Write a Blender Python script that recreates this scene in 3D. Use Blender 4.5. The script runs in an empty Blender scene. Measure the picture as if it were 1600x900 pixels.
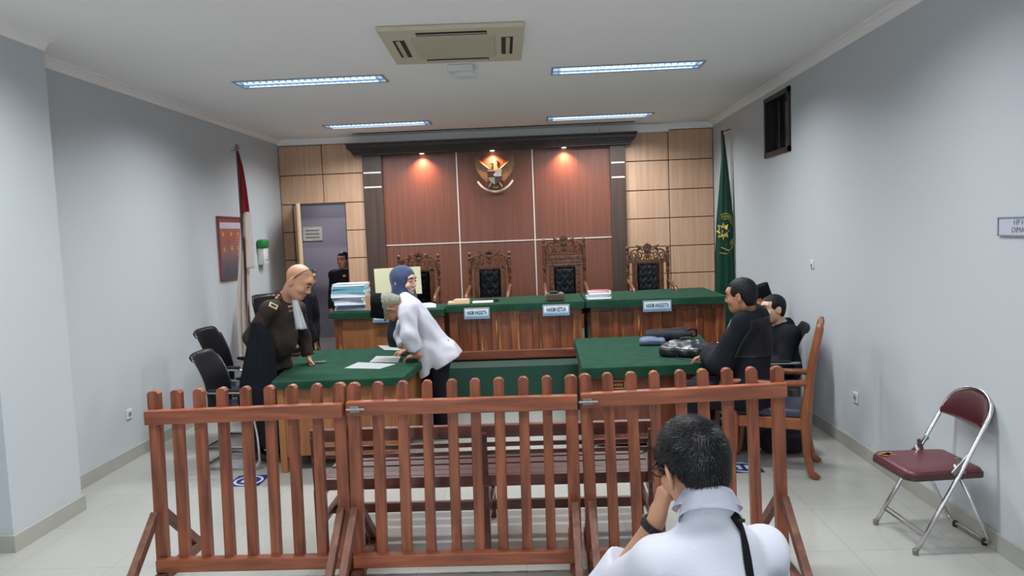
import bpy, bmesh, math, random
import numpy as np
from mathutils import Vector, Matrix, noise as mnoise
import openvdb
random.seed(7); rng = np.random.default_rng(7)
PI = math.pi
SC = bpy.context.scene
COL = SC.collection
# ------------------------------------------------------------------ camera
CF, CPITCH, CYAW, CROLL = 1150.0, 0.0763280, 0.0358690, -0.0386345
CH = 1.9
def _basis():
    cy, sy, cp, sp = math.cos(CYAW), math.sin(CYAW), math.cos(CPITCH), math.sin(CPITCH)
    fw = Vector((-sy*cp, cy*cp, -sp)); rt = Vector((cy, sy, 0)); up = rt.cross(fw)
    c, s = math.cos(CROLL), math.sin(CROLL)
    return fw, c*rt + s*up, -s*rt + c*up
FW, RT, UP = _basis()
EYE = Vector((0, 0, CH))
def W(px, py, Y=None, Z=None, X=None):
    """the room point seen at a photo position, on the plane y=Y, z=Z or x=X"""
    d = FW*CF + RT*(px-800) - UP*(py-450)
    if Y is not None: t = (Y-EYE.y)/d.y
    elif Z is not None: t = (Z-EYE.z)/d.z
    else: t = (X-EYE.x)/d.x
    return EYE + d*t
cam = bpy.data.cameras.new('camera'); cam.sensor_width = 36; cam.lens = CF*36/1600
cam.clip_start = 0.05
co = bpy.data.objects.new('camera', cam); COL.objects.link(co)
m = Matrix((RT, UP, -FW)).transposed().to_4x4(); m.translation = EYE
co.matrix_world = m; SC.camera = co
XL, XR, YB, ZC = -3.678, 2.537, 10.63, 3.345
YF = -3.6

# ------------------------------------------------------------------ materials
def srgb(r, g, b):
    f = lambda c: (c/12.92 if c <= .04045 else ((c+.055)/1.055)**2.4)
    return (f(r/255), f(g/255), f(b/255), 1)
MATS = {}
def mat(name, col, rough=.6, metal=0, bump=0, bscale=60, noise=0, nscale=8, emis=None, estr=0,
        sss=0, coat=0, sheen=0, stretch=(1, 1, 1), col2=None, spec=.5, trans=0, detail=4):
    if name in MATS: return MATS[name]
    m = bpy.data.materials.new(name); m.use_nodes = True
    nt = m.node_tree; b = nt.nodes['Principled BSDF']
    b.inputs['Base Color'].default_value = col
    b.inputs['Roughness'].default_value = rough
    b.inputs['Metallic'].default_value = metal
    b.inputs['Specular IOR Level'].default_value = spec
    if coat: b.inputs['Coat Weight'].default_value = coat; b.inputs['Coat Roughness'].default_value = .15
    if sheen: b.inputs['Sheen Weight'].default_value = sheen; b.inputs['Sheen Roughness'].default_value = .5
    if sss:
        b.inputs['Subsurface Weight'].default_value = sss
        b.inputs['Subsurface Radius'].default_value = (.01, .004, .002); b.inputs['Subsurface Scale'].default_value = 1
    if trans: b.inputs['Transmission Weight'].default_value = trans
    if emis: b.inputs['Emission Color'].default_value = emis; b.inputs['Emission Strength'].default_value = estr
    tc = nt.nodes.new('ShaderNodeTexCoord'); mp = nt.nodes.new('ShaderNodeMapping')
    nt.links.new(tc.outputs['Object'], mp.inputs[0]); mp.inputs['Scale'].default_value = stretch
    if noise or col2:
        n = nt.nodes.new('ShaderNodeTexNoise'); n.inputs['Scale'].default_value = nscale; n.inputs['Detail'].default_value = detail
        nt.links.new(mp.outputs[0], n.inputs['Vector'])
        r = nt.nodes.new('ShaderNodeValToRGB'); r.color_ramp.elements[0].position = .3; r.color_ramp.elements[1].position = .7
        c2 = col2 or tuple(max(0, c*(1-noise)) for c in col[:3])+(1,)
        r.color_ramp.elements[0].color = c2; r.color_ramp.elements[1].color = col
        nt.links.new(n.outputs['Fac'], r.inputs[0]); nt.links.new(r.outputs[0], b.inputs['Base Color'])
    if bump:
        n = nt.nodes.new('ShaderNodeTexNoise'); n.inputs['Scale'].default_value = bscale; n.inputs['Detail'].default_value = 3
        nt.links.new(mp.outputs[0], n.inputs['Vector'])
        bu = nt.nodes.new('ShaderNodeBump'); bu.inputs['Strength'].default_value = bump; bu.inputs['Distance'].default_value = .01
        nt.links.new(n.outputs['Fac'], bu.inputs['Height']); nt.links.new(bu.outputs[0], b.inputs['Normal'])
    MATS[name] = m
    return m
def wood(name, light, dark, rough=.45, scale=(14, 14, 1.2), nscale=1.6, streak=None, coat=.0, contrast=(.35, .68)):
    """grain running along object z unless scale says otherwise"""
    if name in MATS: return MATS[name]
    m = bpy.data.materials.new(name); m.use_nodes = True
    nt = m.node_tree; b = nt.nodes['Principled BSDF']; N = nt.nodes.new; L = nt.links.new
    b.inputs['Roughness'].default_value = rough
    if coat: b.inputs['Coat Weight'].default_value = coat; b.inputs['Coat Roughness'].default_value = .2
    tc = N('ShaderNodeTexCoord'); mp = N('ShaderNodeMapping'); mp.inputs['Scale'].default_value = scale
    L(tc.outputs['Object'], mp.inputs[0])
    n = N('ShaderNodeTexNoise'); n.inputs['Scale'].default_value = nscale; n.inputs['Detail'].default_value = 7
    n.inputs['Distortion'].default_value = .4
    L(mp.outputs[0], n.inputs['Vector'])
    r = N('ShaderNodeValToRGB'); r.color_ramp.elements[0].position = contrast[0]; r.color_ramp.elements[1].position = contrast[1]
    r.color_ramp.elements[0].color = dark; r.color_ramp.elements[1].color = light
    L(n.outputs['Fac'], r.inputs[0]); out = r.outputs[0]
    if streak:   # pale worn streaks along the grain
        mp2 = N('ShaderNodeMapping'); mp2.inputs['Scale'].default_value = (9, 9, .55); L(tc.outputs['Object'], mp2.inputs[0])
        n2 = N('ShaderNodeTexNoise'); n2.inputs['Scale'].default_value = 1.5; n2.inputs['Detail'].default_value = 9
        n2.inputs['Roughness'].default_value = .7
        L(mp2.outputs[0], n2.inputs['Vector'])
        r2 = N('ShaderNodeValToRGB'); r2.color_ramp.elements[0].position = .58; r2.color_ramp.elements[1].position = .65
        L(n2.outputs['Fac'], r2.inputs[0])
        mx = N('ShaderNodeMix'); mx.data_type = 'RGBA'
        L(r2.outputs[0], mx.inputs[0]); L(out, mx.inputs[6]); mx.inputs[7].default_value = streak; out = mx.outputs[2]
    L(out, b.inputs['Base Color'])
    bu = N('ShaderNodeBump'); bu.inputs['Strength'].default_value = .15; bu.inputs['Distance'].default_value = .004
    L(n.outputs['Fac'], bu.inputs['Height']); L(bu.outputs[0], b.inputs['Normal'])
    MATS[name] = m
    return m
M_wall = mat('white wall paint', srgb(190, 196, 201), .75, noise=.02, nscale=1.2, bump=.05, bscale=90)
M_ceil = mat('white ceiling paint', srgb(242, 240, 240), .85, noise=.02, nscale=1)
M_base = mat('grey skirting tile', srgb(168, 168, 160), .35, noise=.06, nscale=5)
M_greend = mat('green table cloth', srgb(31, 72, 54), .95, noise=.35, nscale=9, bump=.25, bscale=220, detail=7, spec=.2)
M_greenside = M_greend
M_carpet = mat('green dais carpet', srgb(22, 68, 54), .95, noise=.15, nscale=40, bump=.3, bscale=300, sheen=.2)
M_veneer = wood('maple veneer', srgb(206, 170, 142), srgb(190, 153, 126), .5, scale=(30, 30, .8), nscale=1.2)
M_veneer_gap = mat('panel joint', srgb(60, 42, 34), .8)
M_brown = wood('mahogany board', srgb(122, 76, 60), srgb(104, 64, 51), .42, scale=(40, 40, .7), nscale=1.1)
M_darkcol = wood('dark brown column laminate', srgb(82, 66, 60), srgb(64, 50, 46), .4, scale=(40, 40, .7), nscale=1.2)
M_cornice = mat('dark cornice', srgb(62, 50, 50), .4)
M_silver = mat('silver strip', srgb(225, 222, 215), .35, metal=.3)
M_fence = wood('reddish brown fence wood', srgb(164, 94, 64), srgb(108, 56, 38), .38, scale=(16, 16, 1.6), nscale=1.5, coat=.15)
M_fencer = wood('reddish brown rail wood', srgb(172, 100, 70), srgb(126, 68, 47), .38, scale=(1.6, 16, 16), nscale=1.5, coat=.15)
M_brace = wood('weathered brace wood', srgb(128, 84, 68), srgb(92, 56, 44), .6, scale=(14, 14, 1.6), nscale=1.6)
M_bench = wood('dark bench wood', srgb(116, 66, 54), srgb(78, 42, 34), .32, scale=(1.5, 14, 14), nscale=1.5, coat=.3)
M_seatw = wood('dark seat slat wood', srgb(84, 48, 40), srgb(54, 30, 25), .4, scale=(1.5, 14, 14), nscale=1.5)  # bench wood darkened to paint in the dimmer light on the seat
M_desk = wood('worn red brown desk wood', srgb(150, 86, 50), srgb(98, 52, 34), .35, scale=(10, 10, .9), nscale=1.6, streak=srgb(212, 156, 88), coat=.25)
M_deskr = wood('desk rail wood', srgb(132, 74, 50), srgb(96, 50, 36), .35, scale=(.9, 10, 10), nscale=1.6, coat=.25)
M_tab = wood('golden brown table wood', srgb(166, 110, 66), srgb(138, 86, 50), .42, scale=(9, 9, .8), nscale=1.5, coat=.1)
M_tabr = wood('red brown table wood', srgb(126, 68, 44), srgb(88, 44, 30), .38, scale=(10, 10, .8), nscale=1.6, coat=.2)
M_carve = wood('carved teak', srgb(132, 82, 48), srgb(70, 40, 24), .4, scale=(14, 14, 6), nscale=3, coat=.15)
M_armw = wood('armchair teak', srgb(152, 88, 50), srgb(116, 62, 34), .38, scale=(8, 8, 1.2), nscale=2, coat=.2)
M_leather = mat('black leather', srgb(34, 38, 46), .3, bump=.15, bscale=90, coat=.15)
M_blackfab = mat('black fabric', srgb(26, 28, 36), .85, bump=.1, bscale=200)
M_robe = mat('black robe cloth', srgb(17, 21, 30), .85, noise=.2, nscale=6, bump=.08, bscale=120, spec=.25)
M_pants = mat('black trouser cloth', srgb(18, 19, 28), .85, spec=.25)
M_shirt = mat('white shirt cloth', srgb(196, 197, 208), .85, bump=.06, bscale=150)
M_shirt2 = mat('bright white shirt cloth', srgb(204, 206, 218), .85, bump=.06, bscale=150)
M_uniform = mat('dark brown uniform cloth', srgb(52, 42, 38), .85, noise=.1, nscale=20, spec=.3)
M_skin = mat('tan skin', srgb(196, 146, 116), .5, sss=.15, noise=.08, nscale=12)
M_skin2 = mat('brown skin', srgb(176, 124, 96), .5, sss=.15, noise=.08, nscale=12)
M_skin3 = mat('light tan skin', srgb(214, 170, 146), .5, sss=.15, noise=.06, nscale=12)
M_hair = mat('black hair', srgb(14, 14, 17), .6, bump=.35, bscale=150, spec=.3)
M_greyhair = mat('grey hair', srgb(138, 138, 122), .7, bump=.6, bscale=130, noise=.35, nscale=50)
M_lips = mat('lips', srgb(150, 84, 76), .5)
M_eye = mat('dark eye', srgb(24, 18, 16), .3)
M_peci = mat('black velvet cap', srgb(12, 12, 15), .95, spec=.2)
M_hijab = mat('navy headscarf', srgb(44, 60, 96), .8, sheen=.2, noise=.1, nscale=10)
M_chrome = mat('chrome tube', srgb(205, 205, 208), .22, metal=1)
M_dull = mat('dull metal', srgb(140, 138, 134), .4, metal=.8)
M_maroon = mat('maroon vinyl', srgb(98, 42, 50), .35, bump=.1, bscale=120, noise=.1, nscale=6)
M_torn = mat('exposed foam', srgb(205, 170, 120), .9)
M_ivory = mat('ivory plastic', srgb(196, 190, 168), .5)
M_ivory2 = mat('ivory grille plastic', srgb(186, 178, 156), .6, noise=.04, nscale=50)
M_white = mat('white plastic', srgb(214, 216, 214), .45)
M_black = mat('black plastic', srgb(18, 18, 20), .4)
M_dark = mat('dark slot', srgb(40, 36, 32), .7)
M_paper = mat('white paper', srgb(232, 236, 240), .8)
M_cream = mat('cream board', srgb(226, 222, 184), .6)
M_gold = mat('aged gold', srgb(150, 122, 84), .5, metal=.25, noise=.4, nscale=30)
M_goldtrim = mat('gold thread', srgb(214, 160, 60), .5)
M_yellow = mat('yellow emblem', srgb(214, 190, 92), .7)
M_red = mat('red cloth', srgb(150, 24, 40), .85, sheen=.1)
M_whitecloth = mat('white flag cloth', srgb(222, 214, 208), .85)
M_gflag = mat('green satin', srgb(6, 88, 66), .42, sheen=.2)
M_bluebook = mat('teal folder card', srgb(110, 170, 190), .7)
M_letter = mat('dark blue lettering', srgb(50, 70, 100), .6)
M_greyletter = mat('grey lettering', srgb(96, 104, 116), .6)

# ------------------------------------------------------------------ objects
def mw(o):
    return (mw(o.parent) @ o.matrix_basis) if o.parent else o.matrix_basis
def tag(o, label=None, cat=None, group=None, kind=None):
    if label: o['label'] = label
    if cat: o['category'] = cat
    if group: o['group'] = group
    if kind: o['kind'] = kind
    return o
def thing(name, label, cat, loc=(0, 0, 0), rz=0, group=None):
    o = bpy.data.objects.new(name, None); COL.objects.link(o); o.empty_display_size = .1
    o.location = loc; o.rotation_euler = (0, 0, rz)
    o.matrix_basis = Matrix.Translation(Vector(loc)) @ Matrix.Rotation(rz, 4, 'Z')
    return tag(o, label, cat, group)
def obj(name, bm, m, parent=None, smooth=False, local=True, origin=None):
    """link a bmesh as one object. local: coordinates are the parent's; else world coordinates"""
    if isinstance(bm, bpy.types.Mesh): me = bm
    else:
        bmesh.ops.recalc_face_normals(bm, faces=bm.faces)
        me = bpy.data.meshes.new(name); bm.to_mesh(me); bm.free()
    if parent is not None and not local: me.transform(mw(parent).inverted())
    o = bpy.data.objects.new(name, me); COL.objects.link(o)
    if parent is not None: o.parent = parent
    elif origin is not None:
        me.transform(Matrix.Translation(-Vector(origin))); o.location = origin
    for mm in (m if isinstance(m, (list, tuple)) else [m]): me.materials.append(mm)
    if smooth:
        me.polygons.foreach_set('use_smooth', [True]*len(me.polygons))
        if smooth != True:
            me.set_sharp_from_angle(angle=smooth)
    return o
def struct(name, bm, m, parent=None, smooth=False):
    o = obj(name, bm, m, parent, smooth)
    if parent is None: o['kind'] = 'structure'
    return o
def copy_tree(o, parent=None):
    c = o.copy(); COL.objects.link(c)
    if parent is not None: c.parent = parent
    for ch in [x for x in bpy.data.objects if x.parent is o]: copy_tree(ch, c)
    return c
def place(o, loc, rz=0, label=None):
    o.matrix_basis = Matrix.Translation(Vector(loc)) @ Matrix.Rotation(rz, 4, 'Z')
    if label: o['label'] = label
    return o
def new(): return bmesh.new()
def box(bm, c, s, rot=None, bev=0, seg=2, mi=0):
    r = bmesh.ops.create_cube(bm, size=1)
    vs = r['verts']
    bmesh.ops.scale(bm, vec=s, verts=vs)
    fs = set(f for v in vs for f in v.link_faces)
    if bev:
        es = list(set(e for v in vs for e in v.link_edges))
        q = bmesh.ops.bevel(bm, geom=es, offset=bev, segments=seg, affect='EDGES', profile=.5)
        vs = list(set([v for f in q['faces'] for v in f.verts] + [v for v in vs if v.is_valid]))
        # all verts of this island
        seen = set(vs); st = list(vs)
        while st:
            v = st.pop()
            for e in v.link_edges:
                w = e.other_vert(v)
                if w not in seen: seen.add(w); st.append(w)
        vs = list(seen)
    if rot is not None:
        if isinstance(rot, (int, float)): rot = Matrix.Rotation(rot, 3, 'Z')
        bmesh.ops.rotate(bm, verts=vs, cent=(0, 0, 0), matrix=rot)
    bmesh.ops.translate(bm, vec=c, verts=vs)
    if mi:
        for f in set(f for v in vs for f in v.link_faces): f.material_index = mi
    return vs
def bar(bm, a, b, w, t, upv=(0, 0, 1), bev=0, mi=0):
    """rectangular bar from a to b, w wide (across upv), t thick along upv"""
    a, b = Vector(a), Vector(b); d = b-a; L = d.length; d.normalize()
    u = Vector(upv); s = d.cross(u)
    if s.length < 1e-4: s = d.cross(Vector((0, 1, 0)))
    s.normalize(); u = s.cross(d).normalized()
    R = Matrix((s, u, d)).transposed()
    return box(bm, (a+b)/2, (w, t, L), R, bev, mi=mi)
def tube(bm, pts, r, seg=10, closed=False, cap=True, mi=0):
    pts = [Vector(p) for p in pts]; n = len(pts)
    rs = r if isinstance(r, (list, tuple)) else [r]*n
    rings = []; prev = None
    for i, p in enumerate(pts):
        if closed: t = pts[(i+1) % n]-pts[i-1]
        else: t = pts[min(i+1, n-1)]-pts[max(i-1, 0)]
        t.normalize()
        if prev is None:
            ref = Vector((0, 0, 1)) if abs(t.z) < .9 else Vector((1, 0, 0))
            s = t.cross(ref).normalized()
        else:
            s = prev - t*prev.dot(t)
            s = s.normalized() if s.length > 1e-6 else t.orthogonal().normalized()
        prev = s; u = t.cross(s)
        rings.append([bm.verts.new(p + (s*math.cos(2*PI*k/seg) + u*math.sin(2*PI*k/seg))*rs[i]) for k in range(seg)])
    fs = []
    for i in range(n if closed else n-1):
        A, B = rings[i], rings[(i+1) % n]
        for k in range(seg):
            fs.append(bm.faces.new((A[k], A[(k+1) % seg], B[(k+1) % seg], B[k])))
    if cap and not closed:
        fs.append(bm.faces.new(rings[0][::-1])); fs.append(bm.faces.new(rings[-1]))
    for f in fs: f.material_index = mi
    return rings
def arcpts(c, r, a0, a1, n, ax=('x', 'z')):
    out = []
    for i in range(n+1):
        a = a0+(a1-a0)*i/n; v = Vector(c)
        setattr(v, ax[0], getattr(v, ax[0])+r*math.cos(a)); setattr(v, ax[1], getattr(v, ax[1])+r*math.sin(a))
        out.append(v)
    return out
def fillet(pts, r, n=6):
    """round the inner corners of a polyline"""
    pts = [Vector(p) for p in pts]; out = [pts[0]]
    for i in range(1, len(pts)-1):
        a, b, c = pts[i-1], pts[i], pts[i+1]
        u = (a-b); v = (c-b); rr = min(r, u.length*.49, v.length*.49)
        p, q = b+u.normalized()*rr, b+v.normalized()*rr
        for k in range(n+1):
            t = k/n; out.append((1-t)**2*p + 2*t*(1-t)*b + t*t*q)
    return out+[pts[-1]]
def prism(bm, poly, frame, t, mi=0):
    """poly: 2D points; frame: (origin, u, v); thickness t along u x v"""
    o, u, v = [Vector(x) for x in frame]; n = u.cross(v).normalized()
    A = [bm.verts.new(o+u*x+v*y) for x, y in poly]
    B = [bm.verts.new(o+u*x+v*y+n*t) for x, y in poly]
    k = len(poly); fs = [bm.faces.new(A[::-1]), bm.faces.new(B)]
    for i in range(k): fs.append(bm.faces.new((A[i], A[(i+1) % k], B[(i+1) % k], B[i])))
    for f in fs: f.material_index = mi
    return A+B
def lathe(bm, prof, c=(0, 0, 0), seg=16, R=None, mi=0):
    """prof: list of (radius, z)"""
    rings = []
    for r, z in prof:
        ring = []
        for k in range(seg):
            v = Vector((max(r, 1e-4)*math.cos(2*PI*k/seg), max(r, 1e-4)*math.sin(2*PI*k/seg), z))
            if R is not None: v = R @ v
            ring.append(bm.verts.new(v+Vector(c)))
        rings.append(ring)
    fs = []
    for i in range(len(rings)-1):
        for k in range(seg):
            fs.append(bm.faces.new((rings[i][k], rings[i][(k+1) % seg], rings[i+1][(k+1) % seg], rings[i+1][k])))
    fs.append(bm.faces.new(rings[0][::-1])); fs.append(bm.faces.new(rings[-1]))
    for f in fs: f.material_index = mi
def text_mesh(body, size, m, name, parent, frame, depth=.001, align='CENTER', squeeze=1, bold=0.0):
    cu = bpy.data.curves.new('t', 'FONT'); cu.body = body; cu.size = size; cu.extrude = depth
    cu.offset = bold; cu.align_x = align; cu.align_y = 'CENTER'; cu.resolution_u = 2
    o = bpy.data.objects.new('t', cu); COL.objects.link(o)
    dg = bpy.context.evaluated_depsgraph_get(); dg.update()
    me = bpy.data.meshes.new_from_object(o.evaluated_get(dg)); bpy.data.objects.remove(o); bpy.data.curves.remove(cu)
    og, u, v = [Vector(x) for x in frame]; n = u.cross(v)
    M4 = Matrix((u*squeeze, v, n)).transposed().to_4x4(); M4.translation = og
    me.transform(M4); me.materials.clear()
    return obj(name, me, m, parent, local=False)
def sheet(bm, fn, nu, nv, thick=0, mi=0):
    g = [[bm.verts.new(fn(i/nu, j/nv)) for j in range(nv+1)] for i in range(nu+1)]
    fs = [bm.faces.new((g[i][j], g[i+1][j], g[i+1][j+1], g[i][j+1])) for i in range(nu) for j in range(nv)]
    for f in fs: f.material_index = mi
    if thick: bmesh.ops.solidify(bm, geom=fs, thickness=thick)
    return g
EXPO = 0.02
# ------------------------------------------------------------------ soft bodies: smooth distance fields turned into one continuous surface
class Field:
    def __init__(s, lo, hi, vox):
        s.v = vox; s.lo = np.array(lo, float)-3*vox; n = np.ceil((np.array(hi, float)+3*vox-s.lo)/vox).astype(int)+1
        s.n = n; s.d = np.full(n, .2, np.float32)
        s.ax = [s.lo[i]+vox*np.arange(n[i], dtype=np.float32) for i in range(3)]
    def sub(s, lo, hi, pad):
        sl = []
        for i in range(3):
            a = int(max(0, math.floor((lo[i]-pad-s.lo[i])/s.v))); b = int(min(s.n[i], math.ceil((hi[i]+pad-s.lo[i])/s.v)+1))
            if b <= a: return None
            sl.append(slice(a, b))
        P = [s.ax[0][sl[0]][:, None, None], s.ax[1][sl[1]][None, :, None], s.ax[2][sl[2]][None, None, :]]
        return tuple(sl), P
    def put(s, sl, f, k, mode):
        a = s.d[sl]
        if mode == 'u':
            if k > 0:
                h = np.clip(.5+.5*(a-f)/k, 0, 1); s.d[sl] = a*(1-h)+f*h-k*h*(1-h)
            else: s.d[sl] = np.minimum(a, f)
        elif mode == 's':
            f = -f
            if k > 0:
                h = np.clip(.5-.5*(a-f)/k, 0, 1); s.d[sl] = a*(1-h)+f*h+k*h*(1-h)
            else: s.d[sl] = np.maximum(a, f)
    def cone(s, a, b, ra, rb, k=.02, mode='u', flat=None):
        a = np.array(a, float); b = np.array(b, float); r = max(ra, rb); pad = r+k+4*s.v+.01
        q = s.sub(np.minimum(a, b), np.maximum(a, b), pad)
        if q is None: return
        sl, P = q; ba = b-a; L2 = max(ba@ba, 1e-9)
        X, Y, Z = P[0]-a[0], P[1]-a[1], P[2]-a[2]
        h = np.clip((X*ba[0]+Y*ba[1]+Z*ba[2])/L2, 0, 1)
        DX, DY, DZ_ = X-h*ba[0], Y-h*ba[1], Z-h*ba[2]
        if flat is not None:
            ax, fac = np.array(flat[0], float), flat[1]; ax = ax/np.linalg.norm(ax)
            dd = DX*ax[0]+DY*ax[1]+DZ_*ax[2]; e = (1/fac-1)
            DX, DY, DZ_ = DX+dd*ax[0]*e, DY+dd*ax[1]*e, DZ_+dd*ax[2]*e
        f = np.sqrt(DX**2+DY**2+DZ_**2)-(ra+(rb-ra)*h)
        s.put(sl, f, k, mode)
    def ell(s, c, r, R=None, k=.02, mode='u'):
        c = np.array(c, float); r = np.array(r, float); m = r.max(); pad = k+4*s.v+.01
        q = s.sub(c-m, c+m, pad)
        if q is None: return
        sl, P = q; X, Y, Z = P[0]-c[0], P[1]-c[1], P[2]-c[2]
        if R is None: U = (X, Y, Z)
        else:
            R = np.array(R); U = [X*R[0, i]+Y*R[1, i]+Z*R[2, i] for i in range(3)]
        k0 = np.sqrt((U[0]/r[0])**2+(U[1]/r[1])**2+(U[2]/r[2])**2)
        k1 = np.sqrt((U[0]/r[0]**2)**2+(U[1]/r[1]**2)**2+(U[2]/r[2]**2)**2)
        f = k0*(k0-1)/np.maximum(k1, 1e-6)
        s.put(sl, f, k, mode)
    def bx(s, c, h, R=None, rad=.01, k=.01, mode='u'):
        c = np.array(c, float); h = np.array(h, float); m = np.linalg.norm(h)
        q = s.sub(c-m, c+m, k+4*s.v+.01)
        if q is None: return
        sl, P = q; X, Y, Z = P[0]-c[0], P[1]-c[1], P[2]-c[2]
        if R is None: U = (X+0*Y+0*Z, Y+0*X+0*Z, Z+0*X+0*Y)
        else:
            R = np.array(R); U = [X*R[0, i]+Y*R[1, i]+Z*R[2, i] for i in range(3)]
        Q = [np.abs(U[i])-(h[i]-rad) for i in range(3)]
        f = np.sqrt(sum(np.maximum(q_, 0)**2 for q_ in Q))+np.minimum(np.maximum(np.maximum(Q[0], Q[1]), Q[2]), 0)-rad
        s.put(sl, f, k, mode)
    def cut(s, p, n, k=.006):
        """keep the side where (x-p).n < 0"""
        p = np.array(p, float); n = np.array(n, float); n = n/np.linalg.norm(n)
        f = (s.ax[0][:, None, None]-p[0])*n[0]+(s.ax[1][None, :, None]-p[1])*n[1]+(s.ax[2][None, None, :]-p[2])*n[2]
        a = s.d; h = np.clip(.5-.5*(a-f)/k, 0, 1); s.d = (a*(1-h)+f*h+k*h*(1-h)).astype(np.float32)
    def wrinkle(s, amp, freq, seed=0, direction=(0, 0, 1), aniso=.35):
        """cloth folds: warped sines"""
        X, Y, Z = s.ax[0][:, None, None], s.ax[1][None, :, None], s.ax[2][None, None, :]
        w1 = np.sin(X*freq*1.1+1.7*np.sin(Z*freq*.45+seed)+seed)+np.sin(Y*freq*1.0+1.9*np.sin(Z*freq*.4+X*freq*.3+seed*2))
        w2 = np.sin((X+Y)*freq*.6+Z*freq*1.2+1.5*np.sin(X*freq*.7-Y*freq*.5+seed*3))
        s.d = (s.d+amp*(w1*(1-aniso)+w2*aniso)).astype(np.float32)
    def mesh(s, name):
        g = openvdb.FloatGrid(background=.2); g.copyFromArray(np.ascontiguousarray(s.d), ijk=(0, 0, 0))
        p, t, q = g.convertToPolygons(isovalue=0, adaptivity=0)
        return p*s.v+s.lo, q
def to_obj(name, parts, m_, parent=None, smooth_iter=2):
    """parts: list of (verts, quads) joined in one mesh"""
    V = []; F = []; off = 0
    for v, q in parts:
        V.append(v); F.append(q+off); off += len(v)
    V = np.concatenate(V); F = np.concatenate(F)
    # Laplacian smoothing
    nb = np.concatenate([F[:, [i, (i+1) % 4]] for i in range(4)]); 
    for _ in range(smooth_iter):
        S = np.zeros_like(V); C = np.zeros(len(V))
        for a, b in ((0, 1), (1, 0)):
            for ax in range(3): S[:, ax] += np.bincount(nb[:, a], V[nb[:, b], ax], len(V))
            C += np.bincount(nb[:, a], minlength=len(V))
        V = V*.5+.5*S/np.maximum(C, 1)[:, None]
    me = bpy.data.meshes.new(name)
    me.vertices.add(len(V)); me.vertices.foreach_set('co', V.astype(np.float32).ravel())
    me.loops.add(len(F)*4); me.loops.foreach_set('vertex_index', F.astype(np.int32).ravel())
    me.polygons.add(len(F)); me.polygons.foreach_set('loop_start', np.arange(0, len(F)*4, 4, dtype=np.int32))
    me.update(calc_edges=True); me.validate()
    me.polygons.foreach_set('use_smooth', [True]*len(me.polygons))
    return obj(name, me, m_, parent, smooth=True, local=False)
def V3(*a): return np.array(a, float)
def nrm(v): v = np.array(v, float); return v/np.linalg.norm(v)
def frame3(fwd, up):
    """columns: right, forward, up"""
    f = nrm(fwd); u = np.array(up, float); u = u-f*(u@f); u = nrm(u); r = np.cross(f, u); return np.stack([r, f, u], 1)
def A(v): return np.array(v, float)

def head_prims(F, c, R, s):
    """skull, face, nose, lips, ears; c = head centre, R columns right/forward/up"""
    L = lambda x, y, z: c+R@V3(x, y, z)*s
    E = lambda x, y, z, r, k=.02, mode='u', RR=None: F.ell(L(x, y, z), V3(*r)*s, R if RR is None else RR, k*s, mode)
    E(0, -.015, .035, (.077, .096, .088), .02)
    E(0, .022, -.030, (.066, .066, .088), .03)
    E(0, .050, -.085, (.036, .034, .030), .03)          # chin
    E(0, .072, .040, (.055, .024, .030), .02)           # brow
    for q in (-1, 1):
        E(q*.042, .058, -.025, (.026, .026, .024), .02) # cheek
        E(q*.031, .093, .014, (.017, .012, .011), .012, 's')
        E(q*.031, .080, .013, (.013, .013, .011), .004) # eyelid
        ca, sa = math.cos(.60*q), math.sin(.60*q); Re = R@np.array([[ca, -sa, 0], [sa, ca, 0], [0, 0, 1.]])
        F.ell(L(q*.084, -.014, -.004), V3(.0085, .023, .036)*s, Re, .006*s)
        F.ell(L(q*.092, -.006, -.001), V3(.006, .013, .022)*s, Re, .004*s, 's')
    F.cone(L(0, .085, .020), L(0, .104, -.022), .009*s, .012*s, .012*s)
    for q in (-1, 1): E(q*.012, .096, -.028, (.009, .010, .008), .006)
    E(0, .082, -.056, (.026, .012, .006), .006); E(0, .080, -.066, (.021, .012, .007), .006)
    return L
def hand_prims(F, w, d, n, s, curl=(.35, .5, .45), side=1, spread=.08, thumb=(.9, .25), fing=1.0):
    """w wrist, d finger direction, n palm-side normal (fingers curl towards it), side: thumb side sign"""
    d = nrm(d); n = A(n)-d*(A(n)@d); n = nrm(n); t = np.cross(d, n)*side      # t: towards the thumb side
    k = .006*s
    Lp = .088*s
    F.cone(w-d*.03*s, w+d*.02*s, .027*s, .030*s, .012*s, flat=(n, .72))
    for u in (-.027, -.009, .009, .027):
        F.cone(w+d*.015*s+t*u*.6*s, w+d*Lp*(.96 if abs(u) < .02 else .90)+t*u*s, .015*s, .0125*s, .012*s)
    lens = {.027: (.040, .024, .020), .009: (.045, .028, .021), -.009: (.042, .026, .021), -.027: (.033, .020, .018)}
    for u, ls in lens.items():
        p = w+d*Lp*(.97 if abs(u) < .02 else .91)+t*u*s; ang = 0; base = nrm(d+t*u*spread*25*.1)
        r = .0088*s*(1 if u > -.02 else .88)
        for j, l in enumerate(ls):
            ang += curl[j]*(1+.10*(1-u/.027)*.5)
            dd = base*math.cos(ang)+n*math.sin(ang); q = p+dd*l*s*fing
            F.cone(p, q, r, r*.92, k*.6); p = q; r *= .92
    # thumb: leaves the side of the palm near its base
    a = w+d*.022*s+t*.020*s; b = a+nrm(d*.62+t*thumb[0]*.75+n*thumb[1])*.040*s; c_ = b+nrm(d*.85+t*thumb[0]*.30+n*thumb[1]*1.6)*.032*s; e = c_+nrm(d*.9+t*.05+n*thumb[1]*2)*.024*s
    F.cone(a, b, .0165*s, .0125*s, k*2); F.cone(b, c_, .0118*s, .0104*s, k); F.cone(c_, e, .0102*s, .0088*s, k)
    return d, n, t
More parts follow.
